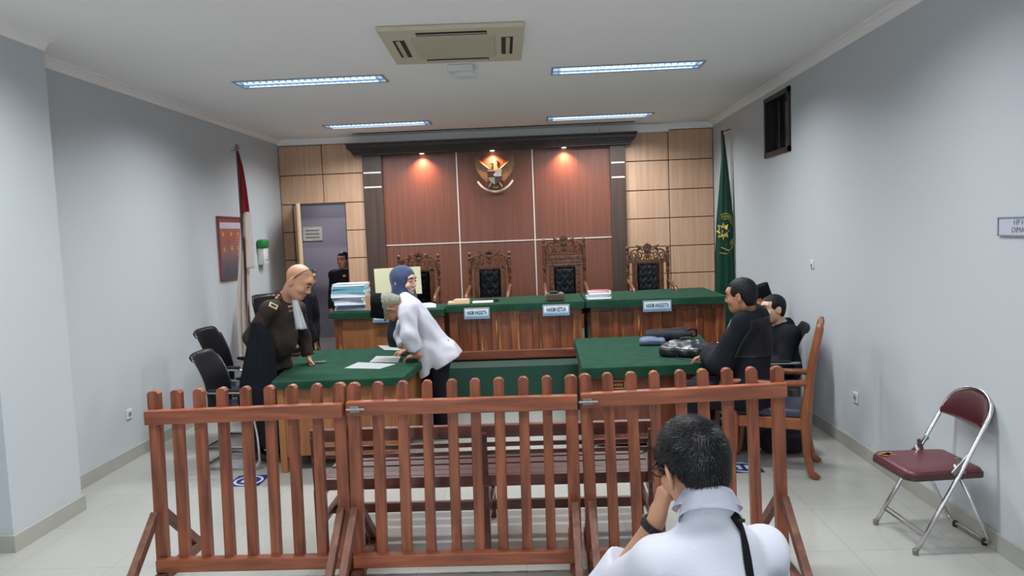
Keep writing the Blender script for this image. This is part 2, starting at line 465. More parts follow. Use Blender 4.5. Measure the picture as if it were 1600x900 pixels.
def torso_prims(F, J, s, g=0, hipg=None, belly=0, kk=.05):
    pel, nk = A(J['pelvis']), A(J['neck']); sl, sr = A(J['shl']), A(J['shr'])
    up = nrm(nk-pel); lat = sr-sl; lat = lat-up*(lat@up); lat = nrm(lat); fw = np.cross(up, lat); R = np.stack([lat, fw, up], 1)
    Lt = np.linalg.norm(nk-pel); mid = (sl+sr)/2
    F.ell(pel+up*Lt*.64+fw*.008*s, V3(.150, .105, .185)*s+g, R, kk*s)
    F.ell(pel+up*Lt*.34+fw*(.012+belly*.6)*s, V3(.138+belly*.4, .103+belly, .160)*s+g, R, kk*s)
    F.ell(pel+up*.00, V3(.160, .118, .120)*s+g, R, kk*s)
    F.cone(sl, sr, .058*s+g, .058*s+g, kk*s)
    F.cone(mid+up*.0, nk, .085*s+g, .060*s+g, kk*s)
    return R
def limb(F, a, b, c, ra, rb, rc, g=0, k=.03):
    F.cone(a, b, ra+g, rb+g, k); F.cone(b, c, rb+g, rc+g, k)
def bbox(pts, pad): P = np.array(pts); return P.min(0)-pad, P.max(0)+pad

def person(label, J, spec, base):
    """J: joints in room coordinates; spec: clothing, head direction, hands"""
    s = spec.get('s', 1.06); vox = spec.get('vox', .009)
    root = thing('person', label, 'person', base)
    J = {k: A(v) for k, v in J.items()}
    if 'hipl' not in J:
        up = nrm(J['neck']-J['pelvis']); lat = nrm(J['shr']-J['shl']); hl = spec.get('hiplat', lat)
        J['hipl'] = J['pelvis']-A(hl)*.085*s-V3(0, 0, .03); J['hipr'] = J['pelvis']+A(hl)*.085*s-V3(0, 0, .03)
    hc, R = J['head'], frame3(spec['face'], spec['hup'])
    pts = [J[k] for k in J]; lo, hi = bbox(pts, .20); lo[2] = max(lo[2], -.0)
    skin = spec['skin']
    # --- the body: one continuous surface
    F = Field(lo, hi, vox); torso_prims(F, J, s, -.004, belly=spec.get('belly', 0))
    for q in 'lr':
        limb(F, J['sh'+q], J['el'+q], J['wr'+q], .048*s, .036*s, .025*s, k=.02)
        limb(F, J['hip'+q], J['kn'+q], J['an'+q], .080*s, .052*s, .036*s, k=.03)
        toe = J['an'+q]+nrm(A(spec.get('toe'+q, spec.get('toe', spec['face'])))*V3(1, 1, 0))*.15*s; toe[2] = .035
        an = J['an'+q].copy(); an[2] = max(.045, an[2]-.05)
        F.cone(an, toe, .038*s, .030*s, .02)
    F.cone(J['neck']-nrm(J['neck']-J['pelvis'])*.03, hc+R@V3(0, -.025, -.055)*s, .056*s, .054*s, .02)
    head_parts = []
    body = [F.mesh('b')] 
    Fh = Field(hc-.17*s, hc+.17*s, spec.get('hvox', .0055))
    Fh.cone(J['neck'], hc+R@V3(0, -.025, -.055)*s, .056*s, .056*s*spec.get('hs', 1.0), .02)
    hs = s*spec.get('hs', 1.0); Lh = head_prims(Fh, hc, R, hs)
    # blend: the neck column runs through both pieces; keep the head piece whole
    body.append(Fh.mesh('h'))
    for q in 'lr':
        if 'hd'+q in spec:
            d, n, sd, cu = spec['hd'+q][:4]
            w = J['wr'+q]; Fq = Field(w-.24*s, w+.24*s, spec.get('fvox', .0035)) if 'fvox' in spec or True else None
            el = J['el'+q]; dr = nrm(w-el)
            Fq.cone(w-dr*.06, w, .027*s, .026*s, .01)
            hand_prims(Fq, w, A(d), A(n), s, cu, sd, thumb=spec.get('thumb'+q, (.9, .25)))
            body.append(Fq.mesh('q'))
    b = to_obj('body', body, skin, root, 2)
    s0 = s; s = hs
    # face details
    bm = new()
    for q in (-1, 1):
        lathe(bm, [(0, -.010*s), (.0085*s, -.004*s), (.0095*s, .0), (.0085*s, .004*s), (0, .0065*s)], Vector(Lh(q*.031, .090, .013)), 12, Matrix(np.stack([R[:, 0], R[:, 2]*.55, R[:, 1]], 1).tolist()))
    obj('eye', bm, M_eye, root, local=False, smooth=True)
    bm = new()
    for q in (-1, 1):
        tube(bm, [Vector(Lh(q*x, y, z)) for x, y, z in ((.012, .100, .036), (.030, .100, .043), (.046, .088, .040), (.055, .078, .033))], [.003*s, .0042*s, .0036*s, .0015*s], 6)
    obj('eyebrow', bm, M_hair, root, local=False, smooth=True)
    bm = new()
    tube(bm, [Vector(Lh(x, .0905-abs(x)*.30-(.0), -.0585)) for x in (-.024, -.012, 0, .012, .024)], [.001*s, .0042*s, .005*s, .0042*s, .001*s], 6)
    tube(bm, [Vector(Lh(x, .0895-abs(x)*.28, -.0665)) for x in (-.020, -.010, 0, .010, .020)], [.001*s, .005*s, .006*s, .005*s, .001*s], 6)
    obj('lips', bm, M_lips, root, local=False, smooth=True)
    # --- hair or head covering
    hk = spec.get('hair', 'short')
    if hk in ('short', 'grey', 'capgrey'):
        H = Field(hc-.16*s, hc+.16*s, spec.get('hairvox', .0045))
        H.ell(Lh(0, -.020, .038), V3(.086, .103, .095)*s, R, .01)
        H.ell(Lh(0, -.060, -.020), V3(.066, .050, .075)*s, R, .03)
        X, Y, Z = np.meshgrid(*H.ax, indexing='ij'); P = np.stack([X, Y, Z], -1)-hc
        lx, ly, lz = [(P@R[:, i])/s for i in range(3)]
        # hairline: forehead line, sideburns before the ear, nape
        lim = np.where(ly > .035, .066-(.10-ly)*.05+.25*np.abs(lx), np.where(ly > -.02, .022, np.where(ly > -.05, .014-(-.02-ly)*2.8, -.070)))
        lim = np.where((ly > .010) & (ly < .050) & (np.abs(lx) > .062), -.002+(ly-.03)*0, lim)
        side = (lim-lz)*.7*s
        nse = .0016*s*(np.sin(lx*420+3*np.sin(lz*130))+np.sin(ly*380+3*np.sin(lx*150+lz*90)))*.6
        d_ = H.d+nse*(lz > -.02); k_ = .008*s
        h_ = np.clip(.5-.5*(d_-side)/k_, 0, 1); H.d = (d_*(1-h_)+side*h_+k_*h_*(1-h_)).astype(np.float32)
        to_obj('hair', [H.mesh('h')], M_greyhair if hk != 'short' else M_hair, root, 1)
    if hk in ('capgrey', 'cap'):
        bm = new(); n = 28; rings = []
        for zz, sc2 in ((.045, 1.0), (.06, 1.005), (.135, .97), (.145, .93), (.148, .5)):
            rings.append([bm.verts.new(Vector(Lh(.086*sc2*math.cos(2*PI*i/n), -.012+.104*sc2*math.sin(2*PI*i/n), zz+(.012*abs(math.sin(2*PI*i/n)) if zz > .13 else 0)))) for i in range(n)])
        for a_, b_ in zip(rings, rings[1:]):
            for i in range(n): bm.faces.new((a_[i], a_[(i+1) % n], b_[(i+1) % n], b_[i]))
        bm.faces.new(rings[0][::-1]); bm.faces.new(rings[-1]); obj('velvet_cap', bm, M_peci, root, smooth=.9, local=False)
    if hk == 'cap':
        H = Field(hc-.15*s, hc+.15*s, .006); H.ell(Lh(0, -.022, .030), V3(.082, .098, .085)*s, R, .01)
        H.cut(Lh(0, -.0, .0), R@V3(0, .9, -.45)); to_obj('hair', [H.mesh('h')], M_hair, root, 1)
    if hk == 'hijab':
        H = Field(hc-V3(.20, .20, .34), hc+.20, .006)
        H.ell(Lh(0, -.022, .035), V3(.098, .115, .108)*s, R, .02)
        H.ell(Lh(0, -.012, -.045), V3(.090, .090, .100)*s, R, .04)
        H.cone(Lh(0, -.02, -.08), J['neck']-V3(0, 0, .02), .085*s, .125*s, .05)
        nf = J['neck']+nrm(A(spec['face'])*V3(1, 1, 0))*.055
        H.cone(nf, nf-V3(0, 0, .15), .09*s, .06*s, .05)
        H.wrinkle(.0022, 55, 2)
        H.ell(Lh(0, .082, -.015), V3(.056, .060, .080)*s, R, .012, 's')
        to_obj('headscarf', [H.mesh('h')], M_hijab, root, 1)
    s = s0
    # --- clothes
    tp = spec['top']       # dict: mat, g, sleeve, wr, robe
    g = tp.get('g', .012)
    lo2, hi2 = bbox(pts, .27); lo2[2] = max(lo2[2], 0)
    C = Field(lo2, hi2, tp.get('vox', vox)); Rt = torso_prims(C, J, s, g, belly=spec.get('belly', 0))
    sv = tp.get('sleeve', 1.0)
    for q in 'lr':
        e, w, sh = J['el'+q], J['wr'+q], J['sh'+q]
        ww = e+(w-e)*sv; wide = tp.get('wide', 0)
        C.cone(sh, e, .056*s+g, .046*s+g+wide*.4, .03); C.cone(e, ww, .046*s+g+wide*.4, (.036*s+g)+wide, .03)
    if tp.get('hem'):
        # lower skirt of shirt hanging from the hips
        for q in 'lr': C.cone(J['hip'+q], J['hip'+q]+A(tp['hem']), .105*s+g, .115*s+g, .05)
    if tp.get('skirt'):
        for q in 'lr':
            C.cone(J['hip'+q], J['kn'+q], .115*s, .10*s, .06); C.cone(J['kn'+q], J['kn'+q]+(J['an'+q]-J['kn'+q])*tp['skirt'], .10*s, .12*s, .06)
    for c_ in tp.get('extra', []): C.cone(A(c_[0]), A(c_[1]), c_[2], c_[3], c_[4] if len(c_) > 4 else .05)
    if tp.get('wr', .003): C.wrinkle(tp.get('wr', .003), tp.get('wf', 34), tp.get('seed', 1))
    for q in 'lr':
        e, w = J['el'+q], J['wr'+q]; dr = nrm(w-e); ww = e+(w-e)*sv
        # cut the cuff square
        sub = C.sub(ww, ww, .10*s)
        if sub:
            sl_, P = sub; f = (P[0]-ww[0])*dr[0]+(P[1]-ww[1])*dr[1]+(P[2]-ww[2])*dr[2]
            rad = np.sqrt((P[0]-ww[0])**2+(P[1]-ww[1])**2+(P[2]-ww[2])**2)
            C.d[sl_] = np.where(rad < .09*s, np.maximum(C.d[sl_], f-.004), C.d[sl_])
    nd = nrm(hc-J['neck']); nc = J['neck']+nd*tp.get('collar', .03)
    if tp.get('ncut', True):     # neck opening only
        X, Y, Z = C.ax[0][:, None, None]-nc[0], C.ax[1][None, :, None]-nc[1], C.ax[2][None, None, :]-nc[2]
        f = X*nd[0]+Y*nd[1]+Z*nd[2]; rad = np.sqrt(np.maximum(X**2+Y**2+Z**2-f**2, 0))
        C.d = np.maximum(C.d, np.minimum(f, .085*s-rad)).astype(np.float32)
    for p_, n_ in tp.get('cuts', []): C.cut(p_, n_)
    top = to_obj(tp.get('name', 'shirt'), [C.mesh('c')], tp['mat'], root, 2)
    if not tp.get('skirt') or tp.get('skirt', 1) < .99 or True:
        bt = spec['bottom']; lo3, hi3 = bbox([J[k] for k in ('pelvis', 'hipl', 'hipr', 'knl', 'knr', 'anl', 'anr')], .2); lo3[2] = max(lo3[2], .0)
        B = Field(lo3, hi3, vox)
        B.ell(J['pelvis'], V3(.165, .125, .12)*s+.004, Rt, .04)
        for q in 'lr':
            limb(B, J['hip'+q], J['kn'+q], J['an'+q], .092*s, .070*s, .062*s, .004, .04)
        B.wrinkle(.0025, 30, 4)
        B.cut((0, 0, .055), (0, 0, -1))
        to_obj('trousers', [B.mesh('t')], bt, root, 2)
    # shoes
    for q in 'lr':
        fd = nrm(A(spec.get('toe'+q, spec.get('toe', spec['face'])))*V3(1, 1, 0)); an = J['an'+q]
        S = Field(bbox([an, an+fd*.2*s], .12)[0]*V3(1, 1, 0), bbox([an, an+fd*.2*s], .12)[1]*V3(1, 1, 0)+V3(0, 0, .14), .006)
        a0 = V3(an[0], an[1], .045)-fd*.045*s; t0_ = a0+fd*.20*s; t0_[2] = .038
        S.cone(a0, t0_, .046*s, .046*s, .02, flat=((0, 0, 1), .85)); S.cone(V3(an[0], an[1], .04), V3(an[0], an[1], .09), .042*s, .042*s, .02); S.cut((0, 0, .002), (0, 0, -1))
        to_obj('shoe', [S.mesh('s')], spec.get('shoe', M_black), root, 1)
    return root, Lh, R, J, Rt, top
def soft(name, label, cat, m_, prims, lo, hi, vox=.006, wr=(0, 30, 0), group=None, zcut=None, root=None):
    F = Field(lo, hi, vox)
    for p_ in prims: getattr(F, p_[0])(*p_[1:-1], **p_[-1])
    if wr[0]: F.wrinkle(*wr)
    if zcut is not None: F.cut((0, 0, zcut), (0, 0, -1))
    o = to_obj(name, [F.mesh('x')], m_, root, 1)
    if root is None: tag(o, label, cat, group)
    return o
# ------------------------------------------------------------------ the room
# floor: glossy cream tiles
def floor_mat():
    m = bpy.data.materials.new('glossy cream floor tiles'); m.use_nodes = True
    nt = m.node_tree; b = nt.nodes['Principled BSDF']; N = nt.nodes.new; L = nt.links.new
    tc = N('ShaderNodeTexCoord'); mp = N('ShaderNodeMapping'); mp.inputs['Location'].default_value = (.12, .18, 0)
    L(tc.outputs['Object'], mp.inputs[0])
    br = N('ShaderNodeTexBrick'); br.offset = 0; br.squash = 1
    br.inputs['Scale'].default_value = 1; br.inputs['Brick Width'].default_value = .62; br.inputs['Row Height'].default_value = .62
    br.inputs['Mortar Size'].default_value = .0022; br.inputs['Mortar Smooth'].default_value = .1
    br.inputs['Color1'].default_value = srgb(172, 172, 166); br.inputs['Color2'].default_value = srgb(169, 169, 163)
    br.inputs['Mortar'].default_value = srgb(150, 150, 144)
    L(mp.outputs[0], br.inputs['Vector']); L(br.outputs['Color'], b.inputs['Base Color'])
    b.inputs['Roughness'].default_value = .13; b.inputs['Specular IOR Level'].default_value = .5
    return m
bm = new(); box(bm, ((XL+XR)/2-.1, 5, -.05), (8.2, 18, .1)); struct('floor', bm, floor_mat())
bm = new(); box(bm, ((XL+XR)/2, (YF+YB)/2, ZC+.05), (XR-XL+.6, YB-YF+.5, .1)); struct('ceiling', bm, M_ceil)
bm = new(); box(bm, (XL-.1, (YF+YB)/2, ZC/2), (.2, YB-YF+.4, ZC)); struct('wall_left', bm, M_wall)
# pier on the left
bm = new(); box(bm, ((XL-3.372)/2, 4.765, ZC/2), (-3.372-XL, .70, ZC)); struct('wall_pier', bm, M_wall)
# right wall with window opening
wy0, wy1, wz0, wz1 = 7.42, 8.22, 2.59, 3.22
bm = new()
box(bm, (XR+.1, (YF+wy0)/2, ZC/2), (.2, wy0-YF, ZC)); box(bm, (XR+.1, (wy1+YB)/2+.1, ZC/2), (.2, YB-wy1+.2, ZC))
box(bm, (XR+.1, (wy0+wy1)/2, wz0/2), (.2, wy1-wy0, wz0)); box(bm, (XR+.1, (wy0+wy1)/2, (wz1+ZC)/2), (.2, wy1-wy0, ZC-wz1))
struct('wall_right', bm, M_wall)
# back wall with doorway
DX0, DX1, DZ = -3.50, -2.742, 2.405
bm = new()
box(bm, ((XL-.2+DX0)/2, YB+.1, ZC/2), (DX0-XL+.2, .2, ZC)); box(bm, ((DX1+XR)/2, YB+.1, ZC/2), (XR-DX1, .2, ZC))
box(bm, ((DX0+DX1)/2, YB+.1, (DZ+ZC)/2), (DX1-DX0, .2, ZC-DZ)); struct('wall_back', bm, M_wall)
bm = new(); box(bm, ((XL+XR)/2, YF-.1, ZC/2), (XR-XL+.4, .2, ZC)); struct('wall_front', bm, M_wall)
# hallway beyond the doorway
M_hall = mat('grey violet hallway paint', srgb(128, 126, 136), .8, noise=.03, nscale=2)
HY = 13.15
bm = new(); box(bm, (-3.2, HY+.05, 1.4), (3.6, .1, 2.8)); struct('wall_hallway_back', bm, M_hall)
bm = new(); box(bm, (-5.0, 12, 1.4), (.1, 2.4, 2.8)); struct('wall_hallway_left', bm, M_hall)
bm = new(); box(bm, (-1.4, 12, 1.4), (.1, 2.4, 2.8)); struct('wall_hallway_right', bm, M_hall)
bm = new(); box(bm, (-3.2, 12, 2.85), (3.7, 2.6, .1)); struct('ceiling_hallway', bm, M_hall)
M_hf = mat('grey hallway floor', srgb(120, 116, 118), .4)
bm = new(); box(bm, (-3.2, 11.95, .004), (3.6, 2.3, .008)); struct('floor_hallway', bm, M_hf)
# skirting tiles
def base(name, x0, y0, x1, y1, zb=0):
    bm = new(); box(bm, ((x0+x1)/2, (y0+y1)/2, zb+.055), (abs(x1-x0), abs(y1-y0), .11), bev=.002, seg=1); struct(name, bm, M_base)
T = .018
base('baseboard_left', XL, 5.115, XL+T, 10.6)
base('baseboard_left_front', XL, YF, XL+T, 4.41)
base('baseboard_pier_side', -3.372, 4.415-T, -3.372+T, 5.115+T)
base('baseboard_pier_front', XL, 4.415-T, -3.372, 4.415)
base('baseboard_pier_back', XL+T, 5.115, -3.372, 5.115+T)
base('baseboard_right', XR-T, YF, XR, 7.7)
base('baseboard_front', XL, YF, XR, YF+T)
base('baseboard_hallway', -4.9, HY-T, -1.5, HY)
# plaster cove where walls meet the ceiling
def cove(name, a, b, inward):
    bm = new(); a, b, i = Vector(a), Vector(b), Vector(inward)
    prof = [(0, 0), (.075, 0), (.075, -.012), (.045, -.02), (.018, -.045), (.012, -.07), (0, -.07)]
    A = [bm.verts.new(a+i*x+Vector((0, 0, z))) for x, z in prof]; B = [bm.verts.new(b+i*x+Vector((0, 0, z))) for x, z in prof]
    for k in range(len(prof)): bm.faces.new((A[k], A[(k+1) % len(prof)], B[(k+1) % len(prof)], B[k]))
    bm.faces.new(A); bm.faces.new(B[::-1]); struct(name, bm, M_ceil)
cove('trim_1', (XL, 5.115, ZC), (XL, YB, ZC), (1, 0, 0)); cove('trim_2', (XR, YF, ZC), (XR, YB, ZC), (-1, 0, 0))
cove('trim_3', (XL, YF, ZC), (XL, 4.415, ZC), (1, 0, 0)); cove('trim_4', (-3.372, 4.415, ZC), (-3.372, 5.115, ZC), (1, 0, 0))
cove('trim_5', (XL, 4.415, ZC), (-3.372, 4.415, ZC), (0, -1, 0))
cove('trim_6', (XL, YF, ZC), (XR, YF, ZC), (0, 1, 0))
# ---- maple cladding on the back wall (individual boards with dark joints are the surface pattern)
ZR = [0, .42, .82, 1.22, 1.61, 2.012, 2.412, 2.826, 3.25]
def cladding(name, xs, z0=0, z1=9, skip=None):
    bm = new(); g = .006
    box(bm, ((xs[0]+xs[-1])/2, YB-.006, (max(z0, 0)+min(z1, 3.25))/2), (xs[-1]-xs[0], .012, min(z1, 3.25)-z0), mi=1)
    for i in range(len(xs)-1):
        for j in range(len(ZR)-1):
            if ZR[j] < z0-.01 or ZR[j+1] > z1+.01: continue
            box(bm, ((xs[i]+xs[i+1])/2, YB-.022, (ZR[j]+ZR[j+1])/2), (xs[i+1]-xs[i]-2*g, .022, ZR[j+1]-ZR[j]-2*g), bev=.002, seg=1)
    struct(name, bm, [M_veneer, M_veneer_gap])
cladding('trim_7', [XL+.005, -3.045, -2.44], z0=2.412)
cladding('trim_8', [DX1, -2.44], z1=2.412)
cladding('trim_9', [XL+.005, DX0-.01], z1=2.412)
cladding('trim_10', [1.285, 1.905, XR-.005])
bm = new(); box(bm, (XL+.33, YB-.02, 3.297), (.66, .06, .09)); 
box(bm, (-.55, YB-.03, 3.297), (6.2, .07, .09)); struct('trim_11', bm, M_ceil)
# cased door lining
bm = new()
box(bm, (DX1+.0, YB+.1, DZ/2), (.02, .24, DZ)); box(bm, (DX0-.0, YB+.1, DZ/2), (.02, .24, DZ)); box(bm, ((DX0+DX1)/2, YB+.1, DZ+.0), (DX1-DX0, .24, .02))
struct('door_frame', bm, mat('dark grey door lining', srgb(84, 80, 92), .6))
# the door leaf, swung open into the room, clad like the wall
dl = thing('door_1', None, None, (DX0+.01, YB-.05, 0)); dl['kind'] = 'structure'
h0 = Vector((DX0+.015, YB-.05, 0)); e0 = W(463.5, 320, Y=9.86); e0.z = 0
d = (e0-h0); Ld = d.length; d.normalize(); s = Vector((d.y, -d.x, 0)) * -1
if s.x < 0: s = -s
bm = new()
R3 = Matrix((d, s, Vector((0, 0, 1)))).transposed()
box(bm, h0+d*Ld/2+s*.022+Vector((0, 0, 1.2)), (Ld, .04, 2.38), R3, .002, 1)
obj('leaf', bm, wood('pale door edging', srgb(226, 196, 158), srgb(214, 182, 142), .5, scale=(20, 20, 1), nscale=1), dl, local=False)
bm = new()
for j in range(6):
    z0, z1 = ZR[j]+.008, min(ZR[j+1], 2.39)-.006
    for a, b in ((.004, Ld*.47), (Ld*.49, Ld-.004)):
        box(bm, h0+d*(a+b)/2-s*.003+Vector((0, 0, (z0+z1)/2)), (b-a, .01, z1-z0), R3, .001, 1)
obj('panel_facing', bm, M_veneer, dl, local=False)
# ---- centre board with silver strips
BX0, BX1 = -2.17, 1.075
bm = new(); box(bm, ((BX0+BX1)/2, YB-.02, 1.6), (BX1-BX0, .04, 3.2)); tb = struct('trim_12', bm, M_brown)
bm = new()
for x in (-1.103, -.021): box(bm, (x, YB-.044, 1.55), (.016, .008, 3.05))
box(bm, ((BX0+BX1)/2, YB-.045, 1.77), (BX1-BX0, .008, .014)); obj('silver_strip', bm, M_silver, tb)
for k, (x0, x1) in enumerate(((-2.45, BX0), (BX1, 1.29))):
    bm = new(); box(bm, ((x0+x1)/2, YB-.05, 1.6), (x1-x0, .1, 3.2), bev=.003, seg=1); c = struct('trim_%d' % (13+k), bm, M_darkcol)
    bm = new()
    for z in (2.815, 2.61): box(bm, ((x0+x1)/2, YB-.103, z), (x1-x0-.03, .008, .022))
    obj('silver_strip', bm, M_silver, c)
# cornice: stepped crown
def cornice():
    bm = new(); x0, x1 = -2.56, 1.37; y = YB-.03
    steps = [(3.06, 3.085, .13, 0), (3.085, 3.105, .16, .02), (3.105, 3.125, .19, .05), (3.125, 3.145, .225, .08), (3.145, 3.195, .26, .11), (3.195, 3.215, .285, .13)]
    for z0, z1, dp, ex in steps:
        box(bm, ((x0+x1)/2, YB-dp/2-.02, (z0+z1)/2), (x1-x0+2*ex*.55, dp, z1-z0+.001), bev=.004, seg=1)
    struct('trim_15', bm, M_cornice)
cornice()
# fascia above cornice with joints
bm = new()
xs = [-2.44, -.0, .98, 1.29]
for a, b in ((-2.46, -.02), (-.01, .93), (.94, 1.9)): box(bm, ((a+b)/2, YB-.08, 3.27), (b-a, .06, .10))
struct('trim_16', bm, M_ceil)
bm = new(); tube(bm, [(-2.5, YB-.35, ZC-.006), (-1.2, YB-.35, ZC-.006), (0, YB-.35, ZC-.006), (1.4, YB-.35, ZC-.006)], .006, 6)
tag(obj('ceiling_cable', bm, M_black), 'thin dark cable running along the ceiling above the dark cornice', 'cable')
# window
wt = thing('window_1', None, None, (XR+.05, (wy0+wy1)/2, (wz0+wz1)/2)); wt['kind'] = 'structure'
M_wf = mat('black window frame', srgb(24, 24, 28), .45)
bm = new(); f = .05
for yy in (wy0+f/2, wy1-f/2): box(bm, (XR+.03, yy, (wz0+wz1)/2), (.10, f, wz1-wz0))
for zz in (wz0+f/2, wz1-f/2): box(bm, (XR+.03, (wy0+wy1)/2, zz), (.10, wy1-wy0, f))
box(bm, (XR+.06, wy0+.50, (wz0+wz1)/2), (.03, .035, wz1-wz0)); 
obj('window_frame', bm, M_wf, wt, local=False)
bm = new(); box(bm, (XR+.08, (wy0+wy1)/2, (wz0+wz1)/2), (.006, wy1-wy0-.02, wz1-wz0-.02))
obj('glass_pane', bm, mat('dark night glass', srgb(30, 31, 36), .12, spec=.6), wt, local=False)

# ------------------------------------------------------------------ ceiling fittings
M_lv = mat('bluish louvre blade', srgb(150, 185, 215), .35, metal=.2)
M_tubel = mat('fluorescent tube', (1, 1, 1, 1), .4, emis=(.66, .86, 1, 1), estr=1.05)
M_refl = mat('mirror reflector', srgb(205, 222, 238), .25, metal=.6, emis=(.55, .76, .98, 1), estr=.6)  # emission stands in for tube light thrown back by the reflector
def troffer():
    t = thing('ceiling_light', 'x', 'ceiling light')
    Lx, Ly, f = 1.37, .30, .018
    bm = new()
    for s_ in (-1, 1):
        box(bm, (0, s_*(Ly/2-f/2), -.004), (Lx, f, .012)); box(bm, (s_*(Lx/2-f/2), 0, -.004), (f, Ly, .012))
    obj('frame', bm, mat('grey light frame', srgb(150, 156, 165), .4), t)
    bm = new(); box(bm, (0, 0, -.0015), (Lx-2*f, Ly-2*f, .003)); obj('reflector', bm, M_refl, t)
    for s_ in (-1, 1):
        bm = new(); tube(bm, [(-.6, s_*.062, -.012), (.6, s_*.062, -.012)], .0075, 8); obj('tube_lamp', bm, M_tubel, t)
    bm = new()
    for i in range(22): box(bm, (-.62+i*1.24/21, 0, -.009), (.0022, Ly-2*f, .018))
    box(bm, (0, 0, -.01), (Lx-2*f, .003, .02)); obj('louvre', bm, M_lv, t)
    return t
def area(name, loc, sx, sy, power, col, spread=140, rz=0):
    l = bpy.data.lights.new(name, 'AREA'); l.shape = 'RECTANGLE'; l.size = sx; l.size_y = sy; l.energy = power; l.color = col; l.spread = R_(spread)
    o = bpy.data.objects.new(name, l); COL.objects.link(o); o.location = loc; o.rotation_euler = (0, 0, rz); return o
R_ = math.radians
LP = [(-2.008, 6.81), (.872, 6.84), (-1.995, 9.58), (.872, 9.72), (-2.02, 4.13), (.872, 4.13), (-2.02, 1.4), (.872, 1.4), (-2.02, -1.3), (.872, -1.3)]  # last two rows are unseen, added for lighting on the same spacing
LB = ['louvred ceiling light left of the air conditioner, over the officer\'s table', 'louvred ceiling light right of the air conditioner', 'smaller-looking far ceiling light near the left end of the dark cornice',
      'far ceiling light near the right end of the dark cornice', 'ceiling light cut off by the top left edge of the photo', 'ceiling light above the right fence, above the frame', 'ceiling light over the left side behind the fence', 'ceiling light over the right side behind the fence', 'rearmost ceiling light on the left', 'rearmost ceiling light on the right']
t0 = troffer(); LPOW = 50
for i, (x, y) in enumerate(LP):
    t = t0 if i == 0 else copy_tree(t0)
    place(t, (x, y, ZC), 0.0, LB[i]); t['group'] = 'louvred fluorescent ceiling lights'
    area('lamp_glow', (x, y, ZC-.024), 1.3, .24, LPOW*(1.06 if i < 4 else .85 if i < 6 else .6 if i < 8 else .2), (.965, .985, 1.0), 150)
area('hallway_lamp', (-3.6, 12.2, 2.78), .5, .3, 165, (.97, .93, 1), 170)  # added lamp, its fitting out of view, to brighten the hallway
bm = new(); box(bm, (-3.6, 12.2, 2.79), (.6, .4, .02)); tag(obj('hallway_light', bm, M_white), 'flat ceiling light in the hallway beyond the doorway', 'ceiling light')
# two made-up windows in the rear wall, added unseen to brighten the room
for k, xw in enumerate((-1.9, 1.0)):
    wn = thing('window_%d' % (k+2), None, None, (xw, YF, 1.9)); wn['kind'] = 'structure'
    bm = new()
    for dx in (-.8, 0, .8): box(bm, (xw+dx, YF+.02, 1.9), (.05, .06, 1.5))
    for dz in (-.75, .75): box(bm, (xw, YF+.02, 1.9+dz), (1.65, .06, .05))
    obj('window_frame', bm, M_wf, wn, local=False)
    bm = new(); box(bm, (xw, YF+.005, 1.9), (1.6, .01, 1.5)); obj('frosted_pane', bm, mat('daylit frosted glass', srgb(225, 232, 240), .4, emis=(.85, .93, 1, 1), estr=1.0), wn, local=False)
    ar = area('window_daylight', (xw, YF+.06, 1.9), 1.5, 1.4, 42, (.98, .99, 1), 180); ar.rotation_euler = (-PI/2, 0, 0)
# spotlights in the cornice
M_spot = mat('warm spotlight lens', (1, .8, .6, 1), .4, emis=(1, .82, .68, 1), estr=12)
sl = ['leftmost warm spotlight glowing under the dark cornice', 'middle warm spotlight under the cornice above the eagle emblem', 'rightmost warm spotlight glowing under the dark cornice']
for i, px in enumerate((659, 769, 881)):
    p = W(px, 239-4*i, Y=YB-.105)
    t = thing('recessed_spotlight', sl[i], 'spotlight', (p.x, YB-.105, 3.058), 0, 'warm spotlights in the cornice')
    bm = new(); lathe(bm, [(.03, 0), (.042, 0), (.042, -.006), (.03, -.006)], seg=20); obj('rim', bm, M_silver, t)
    bm = new(); lathe(bm, [(.0, -.004), (.03, -.004), (.03, -.007), (.0, -.007)], seg=20); obj('lens', bm, M_spot, t)
    l = bpy.data.lights.new('spotlight_beam', 'SPOT'); l.energy = 85; l.color = (1, .47, .30); l.spot_size = R_(125); l.spot_blend = .9; l.shadow_soft_size = .03
    o = bpy.data.objects.new('spotlight_beam', l); COL.objects.link(o); o.location = (p.x, YB-.12, 3.045)
# air conditioner cassette
ac = thing('air_conditioner', 'ivory four-way cassette air conditioner set in the ceiling', 'air conditioner', (-.566, 5.69, ZC), .045)
bm = new(); S = 1.03
box(bm, (0, 0, -.018), (S, S, .036), bev=.012); obj('cover_panel', bm, M_ivory, ac)
bm = new(); box(bm, (0, 0, -.040), (.60, .60, .014), bev=.006); 
for i in range(24): box(bm, (0, -.27+i*.0235, -.0475), (.55, .006, .002))
obj('intake_grille', bm, M_ivory2, ac)
for k in range(4):
    a = k*PI/2; R3 = Matrix.Rotation(a, 3, 'Z')
    bm = new(); box(bm, R3 @ Vector((0, -.395, -.0368)), (.50, .085, .004), R3); lou = obj('air_outlet', bm, M_dark, ac)
    bm = new(); box(bm, R3 @ Vector((0, -.40, -.042)), (.49, .030, .006), R3 @ Matrix.Rotation(.25, 3, 'X')); obj('vane', bm, M_ivory2, lou)
# white unit below AC
cs = thing('ceiling_sensor', 'white rounded plastic unit on the ceiling just behind the air conditioner', 'ceiling sensor', (-.60, 6.47, ZC))
bm = new(); box(bm, (0, 0, -.03), (.22, .16, .06), bev=.012); obj('housing', bm, M_white, cs)
bm = new(); lathe(bm, [(.05, -.05), (.105, -.058), (.11, -.075), (.09, -.092), (.04, -.1)], (.035, .02, 0), 28); obj('round_cover', bm, M_white, cs, smooth=.6)

